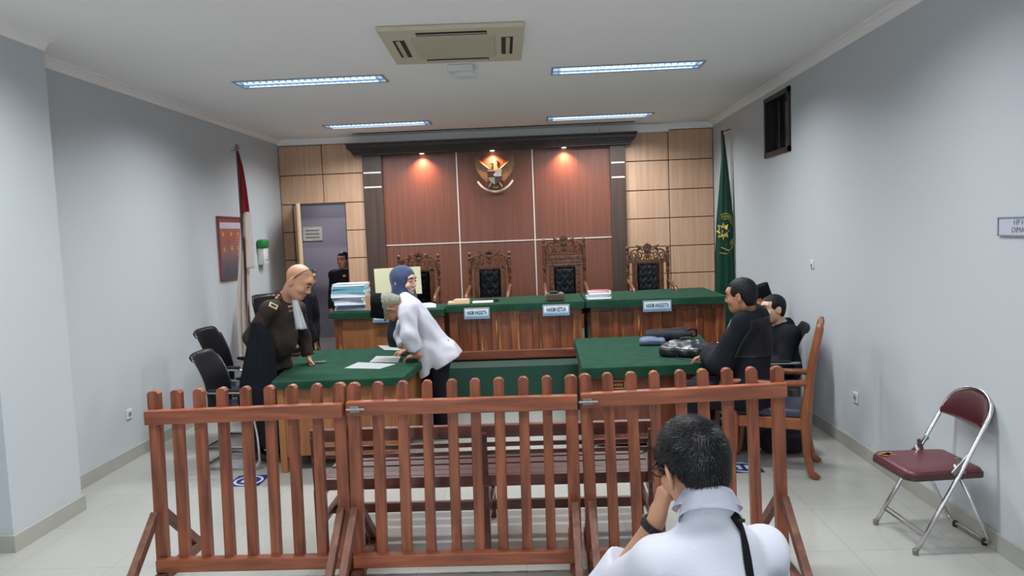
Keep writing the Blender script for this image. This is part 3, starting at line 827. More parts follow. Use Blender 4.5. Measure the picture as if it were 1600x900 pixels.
# ------------------------------------------------------------------ things on the walls
# poster (framed notice) on the left wall
def wallframe(x, y0, y1, z0, z1): pass
def poster_mat():
    m = bpy.data.materials.new('printed poster'); m.use_nodes = True
    nt = m.node_tree; b = nt.nodes['Principled BSDF']; N = nt.nodes.new; L = nt.links.new; b.inputs['Roughness'].default_value = .35
    tc = N('ShaderNodeTexCoord'); sp = N('ShaderNodeSeparateXYZ'); L(tc.outputs['Generated'], sp.inputs[0])
    r = N('ShaderNodeValToRGB'); e = r.color_ramp.elements
    e[0].position = 0; e[0].color = srgb(70, 78, 92); e[1].position = 1; e[1].color = srgb(150, 70, 70)
    for p_, c_ in ((.25, srgb(92, 92, 98)), (.45, srgb(140, 104, 104)), (.6, srgb(150, 88, 86)), (.82, srgb(166, 106, 84)), (.825, srgb(196, 196, 208)), (.92, srgb(196, 196, 208)), (.925, srgb(140, 60, 60))):
        q = e.new(p_); q.color = c_
    L(sp.outputs['Z'], r.inputs[0]); n = N('ShaderNodeTexNoise'); n.inputs['Scale'].default_value = 5; n.inputs['Detail'].default_value = 5
    L(tc.outputs['Generated'], n.inputs['Vector']); mx = N('ShaderNodeMix'); mx.data_type = 'RGBA'; mx.blend_type = 'OVERLAY'; mx.inputs[0].default_value = .5
    L(r.outputs[0], mx.inputs[6]); L(n.outputs['Color'], mx.inputs[7]); L(mx.outputs[2], b.inputs['Base Color'])
    return m
po = thing('framed_poster', 'red and grey framed poster hanging on the left wall behind the red and white flag', 'poster', (XL+.012, 8.72, 1.83))
py0, py1, pz0, pz1 = 8.39, 9.05, 1.46, 2.21
bm = new(); box(bm, (XL+.012, (py0+py1)/2, (pz0+pz1)/2), (.014, py1-py0-.03, pz1-pz0-.03)); obj('print', bm, poster_mat(), po, local=False)
bm = new()
for yy in (py0+.01, py1-.01): box(bm, (XL+.015, yy, (pz0+pz1)/2), (.03, .02, pz1-pz0))
for zz in (pz0+.01, pz1-.01): box(bm, (XL+.015, (py0+py1)/2, zz), (.03, py1-py0, .02))
obj('frame', bm, mat('dull maroon frame', srgb(120, 66, 66), .5), po, local=False)
for k, (a, b_) in enumerate(((.18, .62), (.5, .62), (.8, .62), (.25, .36), (.5, .36), (.82, .36))):
    pass
for (a, b_) in ((.18, .72), (.52, .72), (.83, .72), (.2, .48), (.52, .49), (.8, .5)):
    bm = new(); lathe(bm, [(.028, 0), (.028, .003)], (XL+.0185, py0+(py1-py0)*a, pz0+(pz1-pz0)*b_), 14, Matrix.Rotation(PI/2, 3, 'Y')); obj('printed_portrait', bm, mat('orange print', srgb(206, 140, 84), .5), po, local=False)
for j in range(7):
    bm = new(); box(bm, (XL+.0195, py0+(py1-py0)*.8, pz0+(pz1-pz0)*(.66-.045*j)+.0), (.002, .12, .008)); obj('printed_line', bm, mat('orange print', srgb(206, 140, 84), .5), po, local=False)
# hand sanitiser dispenser
sd = thing('soap_dispenser', 'white wall dispenser with green top to the right of the flag', 'dispenser', (XL+.05, 9.65, 1.7))
bm = new(); box(bm, (XL+.055, 9.65, 1.865), (.11, .20, .12), bev=.035, seg=3); obj('green_top', bm, mat('green plastic', srgb(30, 122, 62), .4), sd, smooth=.7, local=False)
bm = new(); box(bm, (XL+.045, 9.66, 1.70), (.09, .16, .22), bev=.015); obj('body', bm, M_white, sd, smooth=.7, local=False)
bm = new(); box(bm, (XL+.0905, 9.66, 1.655), (.003, .08, .012)); obj('marking', bm, M_greyletter, sd, local=False)
# sign on the right wall
sg = thing('wall_sign', 'grey rectangular notice board at the right edge of the photo with two lines of lettering', 'sign', (XR-.005, 3.92, 1.825))
bm = new(); box(bm, (XR-.005, 3.90, 1.825), (.01, .45, .095), bev=.002, seg=1); obj('board', bm, mat('sign board', srgb(186, 190, 204), .5), sg, local=False)
bm = new()
for zz in (1.873, 1.777): box(bm, (XR-.009, 3.90, zz), (.012, .46, .006))
for yy in (4.127, 3.673): box(bm, (XR-.009, yy, 1.825), (.012, .006, .10))
obj('border', bm, mat('sign border', srgb(128, 134, 144), .5), sg, local=False)
text_mesh('HP HARAP', .042, M_greyletter, 'lettering', sg, ((XR-.0108, 3.90, 1.846), (0, -1, 0), (0, 0, 1)), .0006)
text_mesh('DIMATIKAN', .042, M_greyletter, 'lettering', sg, ((XR-.0108, 3.90, 1.806), (0, -1, 0), (0, 0, 1)), .0006)
# sockets and switch
def socket(p, nx, label):
    t = thing('wall_socket', label, 'socket', p); s_ = nx
    bm = new(); box(bm, (p[0]+s_*.006, p[1], p[2]), (.012, .085, .085), bev=.004); obj('plate', bm, M_white, t, local=False)
    bm = new(); lathe(bm, [(.0, 0), (.024, 0), (.024, .002), (0, .002)], (p[0]+s_*.0125, p[1], p[2]), 18, Matrix.Rotation(s_*PI/2, 3, 'Y')); ins = obj('insert', bm, mat('socket grey', srgb(150, 150, 148), .5), t, local=False)
    bm = new(); 
    for dy in (-.009, .009): box(bm, (p[0]+s_*.015, p[1]+dy, p[2]), (.002, .006, .006))
    obj('contact_hole', bm, M_black, t, local=False)
socket(W(1338, 621, X=XR), -1, 'small socket low on the right wall above the skirting')
socket(W(201, 647, X=XL), 1, 'small socket low on the left wall above the skirting')
p = W(1270, 413, X=XR); t = thing('light_switch', 'small white switch at shoulder height on the right wall', 'switch', p)
bm = new(); box(bm, (p.x-.006, p.y, p.z), (.012, .075, .075), bev=.004); obj('plate', bm, M_white, t, local=False)
bm = new(); box(bm, (p.x-.014, p.y, p.z-.012), (.006, .022, .03), bev=.002); obj('rocker', bm, M_dull, t, local=False)
# plaque on the hallway wall
hp = thing('wall_plaque', 'shiny metal plaque on the hallway wall seen through the doorway', 'plaque', W(489, 365, Y=HY-.01))
a, b_ = W(474, 377, Y=HY-.012), W(503, 354, Y=HY-.012)
bm = new(); box(bm, ((a.x+b_.x)/2, HY-.012, (a.z+b_.z)/2), (b_.x-a.x, .02, b_.z-a.z), bev=.003); obj('plate', bm, mat('pale brass', srgb(206, 206, 188), .3, metal=.2, noise=.25, nscale=6), hp, local=False)
bm = new()
for r_ in range(3): box(bm, ((a.x+b_.x)/2, HY-.024, a.z+(b_.z-a.z)*(.25+.25*r_)), ((b_.x-a.x)*.7, .003, .02))
obj('engraving', bm, M_greyletter, hp, local=False)
# floor stickers
def sticker(px0, px1, py0, py1, label):
    a = W(px0, py1, Z=.002); b_ = W(px1, py0, Z=.002)
    c = Vector(((a.x+b_.x)/2, (a.y+b_.y)/2, 0)); w = max(.2, abs(b_.x-a.x))
    t = thing('floor_sticker', label, 'floor sticker', c, 0, 'blue floor stickers')
    bm = new(); box(bm, (0, 0, .0012), (.26, .26, .0016)); obj('backing', bm, mat('blue vinyl sticker', srgb(34, 56, 122), .35), t)
    bm = new(); tube(bm, arcpts((0, 0, .0026), .105, 0, 2*PI*23/24, 23, ('x', 'y')), .010, 6, closed=True)
    for v in bm.verts: v.co.z = .002 + (v.co.z-.0026)*.08
    for s_ in (-1, 1): box(bm, (s_*.032, .0, .0026), (.034, .095, .001), bev=.0003, seg=1)
    obj('printed_ring', bm, mat('white print', srgb(214, 222, 232), .5), t)
    return t
sticker(362, 414, 742, 760, 'blue square floor sticker with white ring, left of the bench')
sticker(1150, 1172, 722, 738, 'blue floor sticker with white ring below the wooden armchair')
sticker(560, 590, 713, 726, 'blue floor sticker seen behind the bench under the left table')
sticker(640, 668, 711, 723, 'blue floor sticker behind the bench near the feet of the bending man')
# ------------------------------------------------------------------ picket fence sections
FY = 3.95
def fence(label, pxs, topy, lean, rail_px):
    """pxs: photo x of each picket's top; topy: photo y of picket tops at both ends"""
    n = len(pxs)
    tops = [W(x, topy[0]+(topy[1]-topy[0])*i/(n-1), Y=FY) for i, x in enumerate(pxs)]
    x0, x1 = tops[0].x, tops[-1].x
    t = thing('picket_fence', label, 'fence', ((x0+x1)/2, FY, 0), 0, 'picket fence sections across the room')
    w, dp = .056, .048
    leans = lean
    def sx(z, H, l=None): return (H-z)*(leans[0] if l is None else l)       # racked: bottoms shift in x
    for i, p in enumerate(tops):
        H = p.z; lean = leans[0]+(leans[1]-leans[0])*i/(n-1); end = i in (0, n-1)
        bm = new(); wi = w*(1.18 if end else 1)*random.uniform(.95, 1.05)
        zb = .0 if end else .10
        prof = [(-wi/2, zb), (wi/2, zb), (wi/2, H-.016), (wi*.30, H-.002), (0, H+.002), (-wi*.30, H-.002), (-wi/2, H-.016)]
        prism(bm, prof, ((0, -dp/2+.03, 0), (1, 0, 0), (0, 0, 1)), -dp)
        bmesh.ops.recalc_face_normals(bm, faces=bm.faces)
        bmesh.ops.bevel(bm, geom=[e for e in bm.edges if e.calc_length() > .3], offset=.004, segments=1, affect='EDGES')
        jit = random.uniform(-.004, .004)
        for v in bm.verts: v.co.x += p.x + (H-v.co.z)*lean+jit*(H-v.co.z); v.co.y += FY
        obj('picket', bm, M_fence, t, local=False)
    Ha, Hb = tops[0].z, tops[-1].z
    za, zb_ = W(rail_px[0][0], rail_px[0][1], Y=FY-.03).z, W(rail_px[1][0], rail_px[1][1], Y=FY-.03).z
    bm = new(); bar(bm, (x0-.03+sx(za, Ha), FY-.018, za), (x1+.03+sx(zb_, Hb, leans[1]), FY-.018, zb_), .078, .048, (0, 1, 0), .005)
    obj('top_rail', bm, M_fencer, t, local=False)
    bm = new(); bar(bm, (x0-.02+sx(.1, Ha), FY, .105), (x1+.02+sx(.1, Hb, leans[1]), FY, .105), .072, .06, (0, 1, 0), .005)
    obj('bottom_rail', bm, M_fencer, t, local=False)
    for k, (xx, H) in enumerate(((x0, Ha), (x1, Hb))):
        ll = leans[k]
        for s_ in (-1, 1):
            bm = new(); xb = xx+sx(0, H, ll); xt = xx+sx(.40, H, ll)
            bar(bm, (xt, FY+s_*.030, .41), (xb, FY+s_*.46, .03), .050, .040, (1, 0, 0), .004)
            obj('brace', bm, M_brace, t, local=False)
        bm = new(); box(bm, (xx+sx(0, H, ll), FY, .03), (.05, 1.0, .06), bev=.006); obj('foot', bm, M_brace, t, local=False)
    return t
fl = fence('left section of the reddish picket fence with nine pickets, in front of the bald officer',
      [236.5, 272, 307, 343, 380, 417.5, 453, 492, 527.5], (612, 600), (-.017, -.013), ((300, 651), (480, 643)))
fm = fence('middle section of the reddish picket fence with ten pickets, in front of the slatted bench',
      [550.5, 588, 627, 665.5, 704.5, 741, 778.5, 817, 854, 892], (600, 588), (-.022, -.003), ((600, 637), (850, 630)))
fr = fence('right section of the reddish picket fence with nine pickets, beside the seated man in white',
      [914, 949.5, 986.5, 1023, 1064, 1099.5, 1137.5, 1176, 1216.5], (586, 574), (.014, .019), ((950, 625), (1180, 611)))
for root, px, py in ((fm, 553, 641), (fr, 918, 629)):
    p = W(px, py, Y=FY-.06)
    bm = new(); tube(bm, [(p.x-.045, p.y+.008, p.z), (p.x+.055, p.y+.008, p.z)], .007, 8)
    box(bm, (p.x, p.y+.014, p.z), (.05, .012, .034), bev=.002); tube(bm, [(p.x+.03, p.y+.008, p.z), (p.x+.03, p.y-.02, p.z-.004)], .005, 8)
    obj('latch', bm, M_dull, root, local=False)

# ------------------------------------------------------------------ slatted bench
bx0, bx1 = W(486, 690, Y=4.25).x, W(1024, 660, Y=4.25).x
be = thing('slatted_bench', 'long dark wooden slatted bench standing behind the picket fence', 'bench', ((bx0+bx1)/2, 4.5, 0))
def bz(py, Y): return W(880, py, Y=Y).z
def slat(name, py0, py1, Y, th=.02):
    z1, z0 = bz(py0, Y), bz(py1, Y)
    bm = new(); box(bm, ((bx0+bx1)/2, Y+th/2, (z0+z1)/2), (bx1-bx0, th, z1-z0), bev=.003, seg=1); obj(name, bm, M_bench, be, local=False)
slat('top_rail', 661, 680.5, 4.23, .04)
slat('back_slat', 688.5, 695, 4.25); slat('back_slat', 701.5, 707.5, 4.25)
bm = new()
for k in range(5):
    Y = 4.285+k*.108; box(bm, ((bx0+bx1)/2, Y+.04, .42+.004*abs(k-2)), (bx1-bx0-.02, .088, .022), bev=.003, seg=1)
obj('seat', bm, M_seatw, be, local=False)
slat('seat_rail', 740, 757, 4.26, .03)
bm = new(); box(bm, ((bx0+bx1)/2, 4.52, .19), (bx1-bx0-.06, .035, .06), bev=.004); obj('stretcher', bm, M_bench, be, local=False)
for x in (bx0+.03, W(756, 700, Y=4.25).x, bx1-.03):
    bm = new(); bar(bm, (x, 4.24, .0), (x, 4.24, .42), .045, .05, (0, 1, 0), .004); bar(bm, (x, 4.24, .40), (x, 4.215, .735), .045, .03, (0, 1, 0), .004)
    obj('leg', bm, M_bench, be, local=False)
    bm = new(); bar(bm, (x, 4.80, .0), (x, 4.76, .42), .045, .05, (0, 1, 0), .004); obj('leg', bm, M_bench, be, local=False)
    bm = new(); bar(bm, (x, 4.26, .375), (x, 4.79, .375), .04, .05, (1, 0, 0), .003); bar(bm, (x, 4.26, .20), (x, 4.79, .20), .035, .04, (1, 0, 0), .003); obj('side_rail', bm, M_bench, be, local=False)

# ------------------------------------------------------------------ tables with green cloth
def cloth_top(corners, z, drop, th=.0, parent=None, name='cloth', label=None, corner_r=.03):
    """a cloth lying over a rectangular top and folded down round the edge"""
    bm = new(); cs = [Vector((x, y, 0)) for x, y in corners]; ctr = sum(cs, Vector())/4
    # rounded outline
    out = []; n = len(cs)
    for i in range(n):
        a, b, c = cs[i-1], cs[i], cs[(i+1) % n]
        p = b+(a-b).normalized()*corner_r; q = b+(c-b).normalized()*corner_r
        pn = None
        for k in range(5):
            t = k/4; out.append((1-t)**2*p+2*t*(1-t)*b+t*t*q)
        m_ = 18
        nx = c+(b-c).normalized()*corner_r
        for k in range(1, m_): out.append(q.lerp(nx, k/m_))
    rows = [(0.0, z, .985), (.0, z, .995), (.0, z-.004, 1.0), (0, z-.012, 1.003), (0, z-drop*.6, 1.004), (0, z-drop, 1.006), (0, z-drop, 1.0)]
    rings = []
    for ri, (_, zz, s) in enumerate(rows):
        ring = []
        for i, p in enumerate(out):
            wv = .004*math.sin(i*.9+1)+.003*math.sin(i*.37) if ri >= 4 else 0
            dirv = (p-ctr).normalized()
            q = ctr+(p-ctr)*s+dirv*wv
            ring.append(bm.verts.new((q.x, q.y, zz+(.003*math.sin(i*.5) if ri >= 5 else 0))))
        rings.append(ring)
    for a, b in zip(rings, rings[1:]):
        for i in range(len(out)): bm.faces.new((a[i], a[(i+1) % len(out)], b[(i+1) % len(out)], b[i]))
    bm.faces.new(rings[0]); 
    # underside
    bm.faces.new([v for v in rings[-1]][::-1])
    o = obj(name, bm, M_greend, parent, local=False, smooth=.5)
    if parent is None: tag(o, label, 'tablecloth')
    return o
TZ = .757
tl = thing('prosecution_table', 'brown wooden table on the left that the bald officer leans over', 'table', (-1.7, 6.6, 0))
Lc = [(-2.19, 5.80), (-1.115, 5.84), (-1.04, 7.47), (-2.42, 7.43)]
def inset(cs, d):
    c = sum((Vector((x, y)) for x, y in cs), Vector((0, 0)))/4
    return [(c.x+(x-c.x)*(1-d/abs(x-c.x)) , c.y+(y-c.y)*(1-d/abs(y-c.y))) for x, y in cs]
def board(bm, a, b, z0, z1, t, inner=1, bev=.003):
    a, b = Vector((*a, 0)), Vector((*b, 0)); d = (b-a); L = d.length; d.normalize(); nrm = Vector((-d.y, d.x, 0))
    R3 = Matrix((d, nrm, Vector((0, 0, 1)))).transposed()
    box(bm, (a+b)/2+nrm*t/2*inner+Vector((0, 0, (z0+z1)/2)), (L, t, z1-z0), R3, bev, 1)
def table_body(t, cs, mw_, zp, drawers=True):
    Ls = inset(cs, .06)
    a, b, c, d = Ls
    bm = new(); q = [Vector((x, y, TZ-.035)) for x, y in inset(cs, .015)]; vs = [bm.verts.new(v) for v in q]+[bm.verts.new(v+Vector((0, 0, .028))) for v in q]
    bm.faces.new(vs[:4][::-1]); bm.faces.new(vs[4:])
    for i in range(4): bm.faces.new((vs[i], vs[(i+1) % 4], vs[4+(i+1) % 4], vs[4+i]))
    obj('table_top', bm, mw_, t, local=False)
    for nm, p, r in (('front_panel', a, b), ('side_panel', b, c), ('back_panel', c, d), ('side_panel', d, a)):
        bm = new(); board(bm, p, r, zp, TZ-.036, .02); obj(nm, bm, mw_, t, local=False)
    for p in (a, b, c, d):
        bm = new(); box(bm, (p[0], p[1], (TZ-.036)/2), (.055, .055, TZ-.036), bev=.004, seg=1); obj('leg', bm, mw_, t, local=False)
    return a, b, c, d
a, b, c, d = table_body(tl, Lc, M_tab, .13)
# pilasters on the near panel
for u in (.0, .62, .74, .93): 
    bm = new()
    p0 = Vector((*a, 0)).lerp(Vector((*b, 0)), u+.01); p1 = Vector((*a, 0)).lerp(Vector((*b, 0)), u+.05)
    board(bm, p0[:2], p1[:2], .13, TZ-.04, .012, -1, .001); obj('pilaster', bm, M_tab, tl, local=False)
cloth_top(Lc, TZ+.004, .062, label='green cloth covering the left table with loose papers on it')
tr = thing('defence_table', 'red brown wooden table on the right with bags on its green cloth', 'table', (1.0, 6.8, 0))
Rc = [(.335, 5.975), (1.50, 6.02), (1.66, 7.69), (.355, 7.655)]
a, b, c, d = table_body(tr, Rc, M_tabr, .10)
for u in (.02, .14, .27, .40, .52, .66, .80, .92):
    bm = new()
    p0 = Vector((*a, 0)).lerp(Vector((*b, 0)), u); p1 = Vector((*a, 0)).lerp(Vector((*b, 0)), u+.045)
    board(bm, p0[:2], p1[:2], .12, TZ-.04, .01, -1, .001); obj('pilaster', bm, M_tabr, tr, local=False)
p = W(965, 601, Y=6.02)
bm = new()
for dz in (-.03, .03): box(bm, (p.x, 6.015, p.z+dz), (.125, .006, .005))
for dx in (-.06, .06): box(bm, (p.x+dx, 6.015, p.z), (.005, .006, .065))
for k in range(5): box(bm, (p.x-.036+k*.018, 6.015, p.z), (.007, .006, .016))
obj('inventory_plate', bm, mat('brass outline', srgb(190, 146, 92), .4), tr, local=False)
cloth_top(Rc, TZ+.004, .085, label='green cloth covering the right table under the black bags')

# ------------------------------------------------------------------ dais and judges' desk
DZp = .485
bm = new(); prism(bm, [(-2.18, 7.86), (-1.02, 7.86), (-1.02, 7.66), (2.50, 7.66), (2.50, 10.5), (-2.18, 10.5)], ((0, 0, 0), (1, 0, 0), (0, 1, 0)), DZp)
bmesh.ops.recalc_face_normals(bm, faces=bm.faces)
tag(obj('platform', bm, M_carpet, origin=(.17, 9.1, 0)), 'dark green carpeted platform under the long judges\' desk', 'platform')
for nm, x0, x1, lab in (('judges_desk', -.995, .462, 'left half of the worn wooden judges\' desk bearing two nameplates'),
                        ('judges_desk', .560, 2.02, 'right half of the worn wooden judges\' desk bearing one nameplate')):
    t = thing(nm, lab, 'desk', ((x0+x1)/2, 8.3, DZp)); yf = 8.05; z0, z1 = DZp+.02, 1.045
    n = 6; bm = new()
    box(bm, ((x0+x1)/2, yf+.02, (z0+z1)/2), (x1-x0, .03, z1-z0)); obj('front_panel', bm, M_desk, t, local=False)
    for k in range(n+1):
        x = x0+.05+(x1-x0-.10)*k/n
        bm = new(); box(bm, (x, yf-.006, (z0+.09+z1-.05)/2), (.07 if k % 3 else .10, .024, z1-z0-.10), bev=.006, seg=1); obj('stile', bm, M_desk, t, local=False)
    bm = new(); box(bm, ((x0+x1)/2, yf-.012, z0+.05), (x1-x0+.02, .05, .10), bev=.01); obj('plinth', bm, M_deskr, t, local=False)
    bm = new(); box(bm, ((x0+x1)/2, yf-.008, z1-.03), (x1-x0, .03, .05), bev=.005); obj('apron', bm, M_desk, t, local=False)
    for s_, x in ((1, x0+.012), (-1, x1-.012)):
        bm = new(); box(bm, (x, 8.30, (z0+z1)/2), (.024, .5, z1-z0)); obj('side_panel', bm, M_desk, t, local=False)
    bm = new(); box(bm, ((x0+x1)/2, 8.32, z1+.012), (x1-x0, .56, .024)); obj('desk_top', bm, M_desk, t, local=False)
    for x in (x0+.03, x1-.03):
        bm = new(); box(bm, (x, 8.52, (DZp+z0+.4)/2), (.05, .05, z0+.4-DZp)); obj('leg', bm, M_desk, t, local=False)
DT = 1.118
def yback(x): return 8.78+(x+1)*.13
cloth_top([(-1.02, 7.97), (.50, 7.97), (.50, yback(.5)), (-1.02, yback(-1))], DT, .075, label='green cloth over the left half of the judges\' desk')
cloth_top([(.512, 7.955), (2.035, 7.955), (2.035, yback(2)), (.512, yback(.5))], DT+.004, .078, label='green cloth over the right half of the judges\' desk')
# clerk's desk
cl = thing('clerk_desk', 'golden brown clerk\'s desk behind the bending man, holding the stack of files', 'desk', (-1.65, 8.3, DZp))
x0, x1 = W(522, 500, Y=8.0).x, -1.05; z0, z1 = DZp, 1.03
for nm, c_, s_ in (('front_panel', ((x0+x1)/2, 8.04, (.62+z1)/2), (x1-x0, .03, z1-.62)), ('desk_top', ((x0+x1)/2, 8.3, z1+.012), (x1-x0, .56, .024)),
                   ('side_panel', (x0+.015, 8.3, (z0+z1)/2), (.03, .52, z1-z0)), ('side_panel', (x1-.015, 8.3, (z0+z1)/2), (.03, .52, z1-z0))):
    bm = new(); box(bm, c_, s_, bev=.003, seg=1); obj(nm, bm, M_tab, cl, local=False)
for xx in (x0+.04, x1-.04):
    bm = new(); box(bm, (xx, 8.02, (z0+z1)/2), (.08, .03, z1-z0), bev=.003); obj('stile', bm, M_desk, cl, local=False)
cloth_top([(x0-.05, 7.96), (-1.035, 7.96), (-1.035, 8.62), (x0-.05, 8.62)], 1.085, .07, label='green cloth over the clerk\'s desk under the files')
# extra platform part under the clerk's desk
# nameplates
def nameplate(px, py, wpx, txt, label, Y=7.945):
    p = W(px, py, Y=Y); w = wpx*Y/CF
    t = thing('nameplate', label, 'nameplate', p, 0, 'blue and white desk nameplates'); h_ = .088
    bm = new(); box(bm, (0, .004, 0), (w+.03, .004, h_+.035), bev=.001, seg=1); obj('acrylic_holder', bm, mat('clear grey acrylic', srgb(150, 160, 168), .15), t)
    bm = new(); box(bm, (0, 0, 0), (w, .003, h_)); 
    m = MATS.get('name card')
    if not m:
        m = bpy.data.materials.new('name card'); m.use_nodes = True; nt = m.node_tree; b_ = nt.nodes['Principled BSDF']; MATS['name card'] = m
        tc = nt.nodes.new('ShaderNodeTexCoord'); sp = nt.nodes.new('ShaderNodeSeparateXYZ'); r = nt.nodes.new('ShaderNodeValToRGB')
        nt.links.new(tc.outputs['Generated'], sp.inputs[0]); nt.links.new(sp.outputs['Z'], r.inputs[0]); nt.links.new(r.outputs[0], b_.inputs['Base Color'])
        e = r.color_ramp.elements; e[0].position = .08; e[0].color = srgb(90, 160, 214); e[1].position = .38; e[1].color = srgb(226, 236, 244)
    obj('card', bm, m, t)
    text_mesh(txt, .062, M_letter, 'lettering', t, (p+Vector((0, -.0025, .004)), (1, 0, 0), (0, 0, 1)), .0006, squeeze=w*.92/(.0405*len(txt))*.98, bold=.0022)
nameplate(745, 489.5, 36, 'HAKIM ANGGOTA', 'nameplate reading HAKIM ANGGOTA on the left half of the judges\' desk')
nameplate(869, 484.5, 38, 'HAKIM KETUA', 'nameplate reading HAKIM KETUA, the middle one on the judges\' desk')
nameplate(1027, 478, 40, 'HAKIM ANGGOTA', 'nameplate reading HAKIM ANGGOTA on the right half of the judges\' desk')
nameplate(603, 495, 38, 'PANITERA', 'partly hidden nameplate on the clerk\'s desk behind the bending man', Y=7.94)

# ------------------------------------------------------------------ carved judges' chairs
def scroll(bm, c, r0, turns, a0, s, rad, y=0, sq=1.0):
    pts = []; rr = []
    n = int(14*turns)
    for i in range(n+1):
        t = i/n; a = a0+s*t*turns*2*PI; r = r0*(1-t*.82)
        pts.append((c[0]+r*math.cos(a)*sq, y, c[1]+r*math.sin(a))); rr.append(rad*(1-.35*t))
    tube(bm, pts, rr, 6)
def crest(bm, w, h, z0, y):
    """pierced carved crest w wide, h high, standing at z0"""
    W2 = w/2
    for s_ in (-1, 1):
        scroll(bm, (s_*W2*.78, z0+h*.30), h*.30, 1.6, PI/2, -s_, .011, y, .62)
        scroll(bm, (s_*W2*.44, z0+h*.34), h*.30, 1.6, PI/2, -s_, .011, y, .58)
        scroll(bm, (s_*W2*.80, z0+h*.12), h*.14, 1.2, 0, s_, .009, y)
        scroll(bm, (s_*W2*.50, z0+h*.11), h*.13, 1.2, PI, s_, .009, y)
        scroll(bm, (s_*W2*.17, z0+h*.18), h*.15, 1.3, PI/2, s_, .010, y, .8)
        tube(bm, [(s_*W2*.99, y, z0), (s_*W2*.99, y, z0+h*.25), (s_*W2*.90, y, z0+h*.52), (s_*W2*.72, y, z0+h*.63), (s_*W2*.58, y, z0+h*.60)], [.012, .012, .013, .012, .009], 6)
        tube(bm, [(s_*W2*.62, y, z0+h*.58), (s_*W2*.50, y, z0+h*.68), (s_*W2*.34, y, z0+h*.66), (s_*W2*.25, y, z0+h*.55)], [.01, .013, .012, .01], 6)
        # leaf sprigs that stand up beside the fan
        tube(bm, [(s_*W2*.42, y, z0+h*.66), (s_*W2*.52, y, z0+h*.82), (s_*W2*.66, y, z0+h*.88)], [.014, .012, .004], 6)
        tube(bm, [(s_*W2*.36, y, z0+h*.66), (s_*W2*.40, y, z0+h*.82), (s_*W2*.46, y, z0+h*.84)], [.012, .009, .003], 6)
    # fan
    for k in range(-3, 4):
        a = PI/2+k*.34
        R3 = Matrix.Rotation(-(a-PI/2), 3, 'Y')
        r = h*(.40-.03*abs(k))
        prism(bm, [(-.016, 0), (.016, 0), (.024, r*.6), (.0, r), (-.024, r*.6)], (Vector((0, y+.012, z0+h*.60)), R3 @ Vector((1, 0, 0)), R3 @ Vector((0, 0, 1))), .022+.003*(k % 2))
    lathe(bm, [(0, -.02), (.035, -.014), (.045, 0), (.035, .012), (0, .016)], (0, y, z0+h*.56), 12, Matrix.Rotation(PI/2, 3, 'X'))
    lathe(bm, [(0, -.02), (.022, -.014), (.028, 0), (.02, .012), (0, .016)], (0, y, z0+h*.25), 12, Matrix.Rotation(PI/2, 3, 'X'))
    box(bm, (0, y, z0+.008), (w, .03, .022), bev=.004)
    box(bm, (0, y, z0+h*.42), (w*.30, .02, .02), bev=.004)
def turned(z0, z1, r):
    """profile of a turned post"""
    L = z1-z0; P = []
    for t, k in ((0, .9), (.04, 1.05), (.07, .7), (.10, 1.0), (.13, 1.0), (.16, .6), (.20, .72), (.34, .92), (.46, .72), (.50, .6), (.52, 1.05), (.55, 1.1), (.58, .7), (.62, 1), (.82, 1), (.85, .65), (.87, 1.05), (.90, 1.05), (.915, .6), (.93, .75), (.955, 1.0), (.98, .8), (1, .1)):
        P.append((r*k, z0+L*t))
    return P
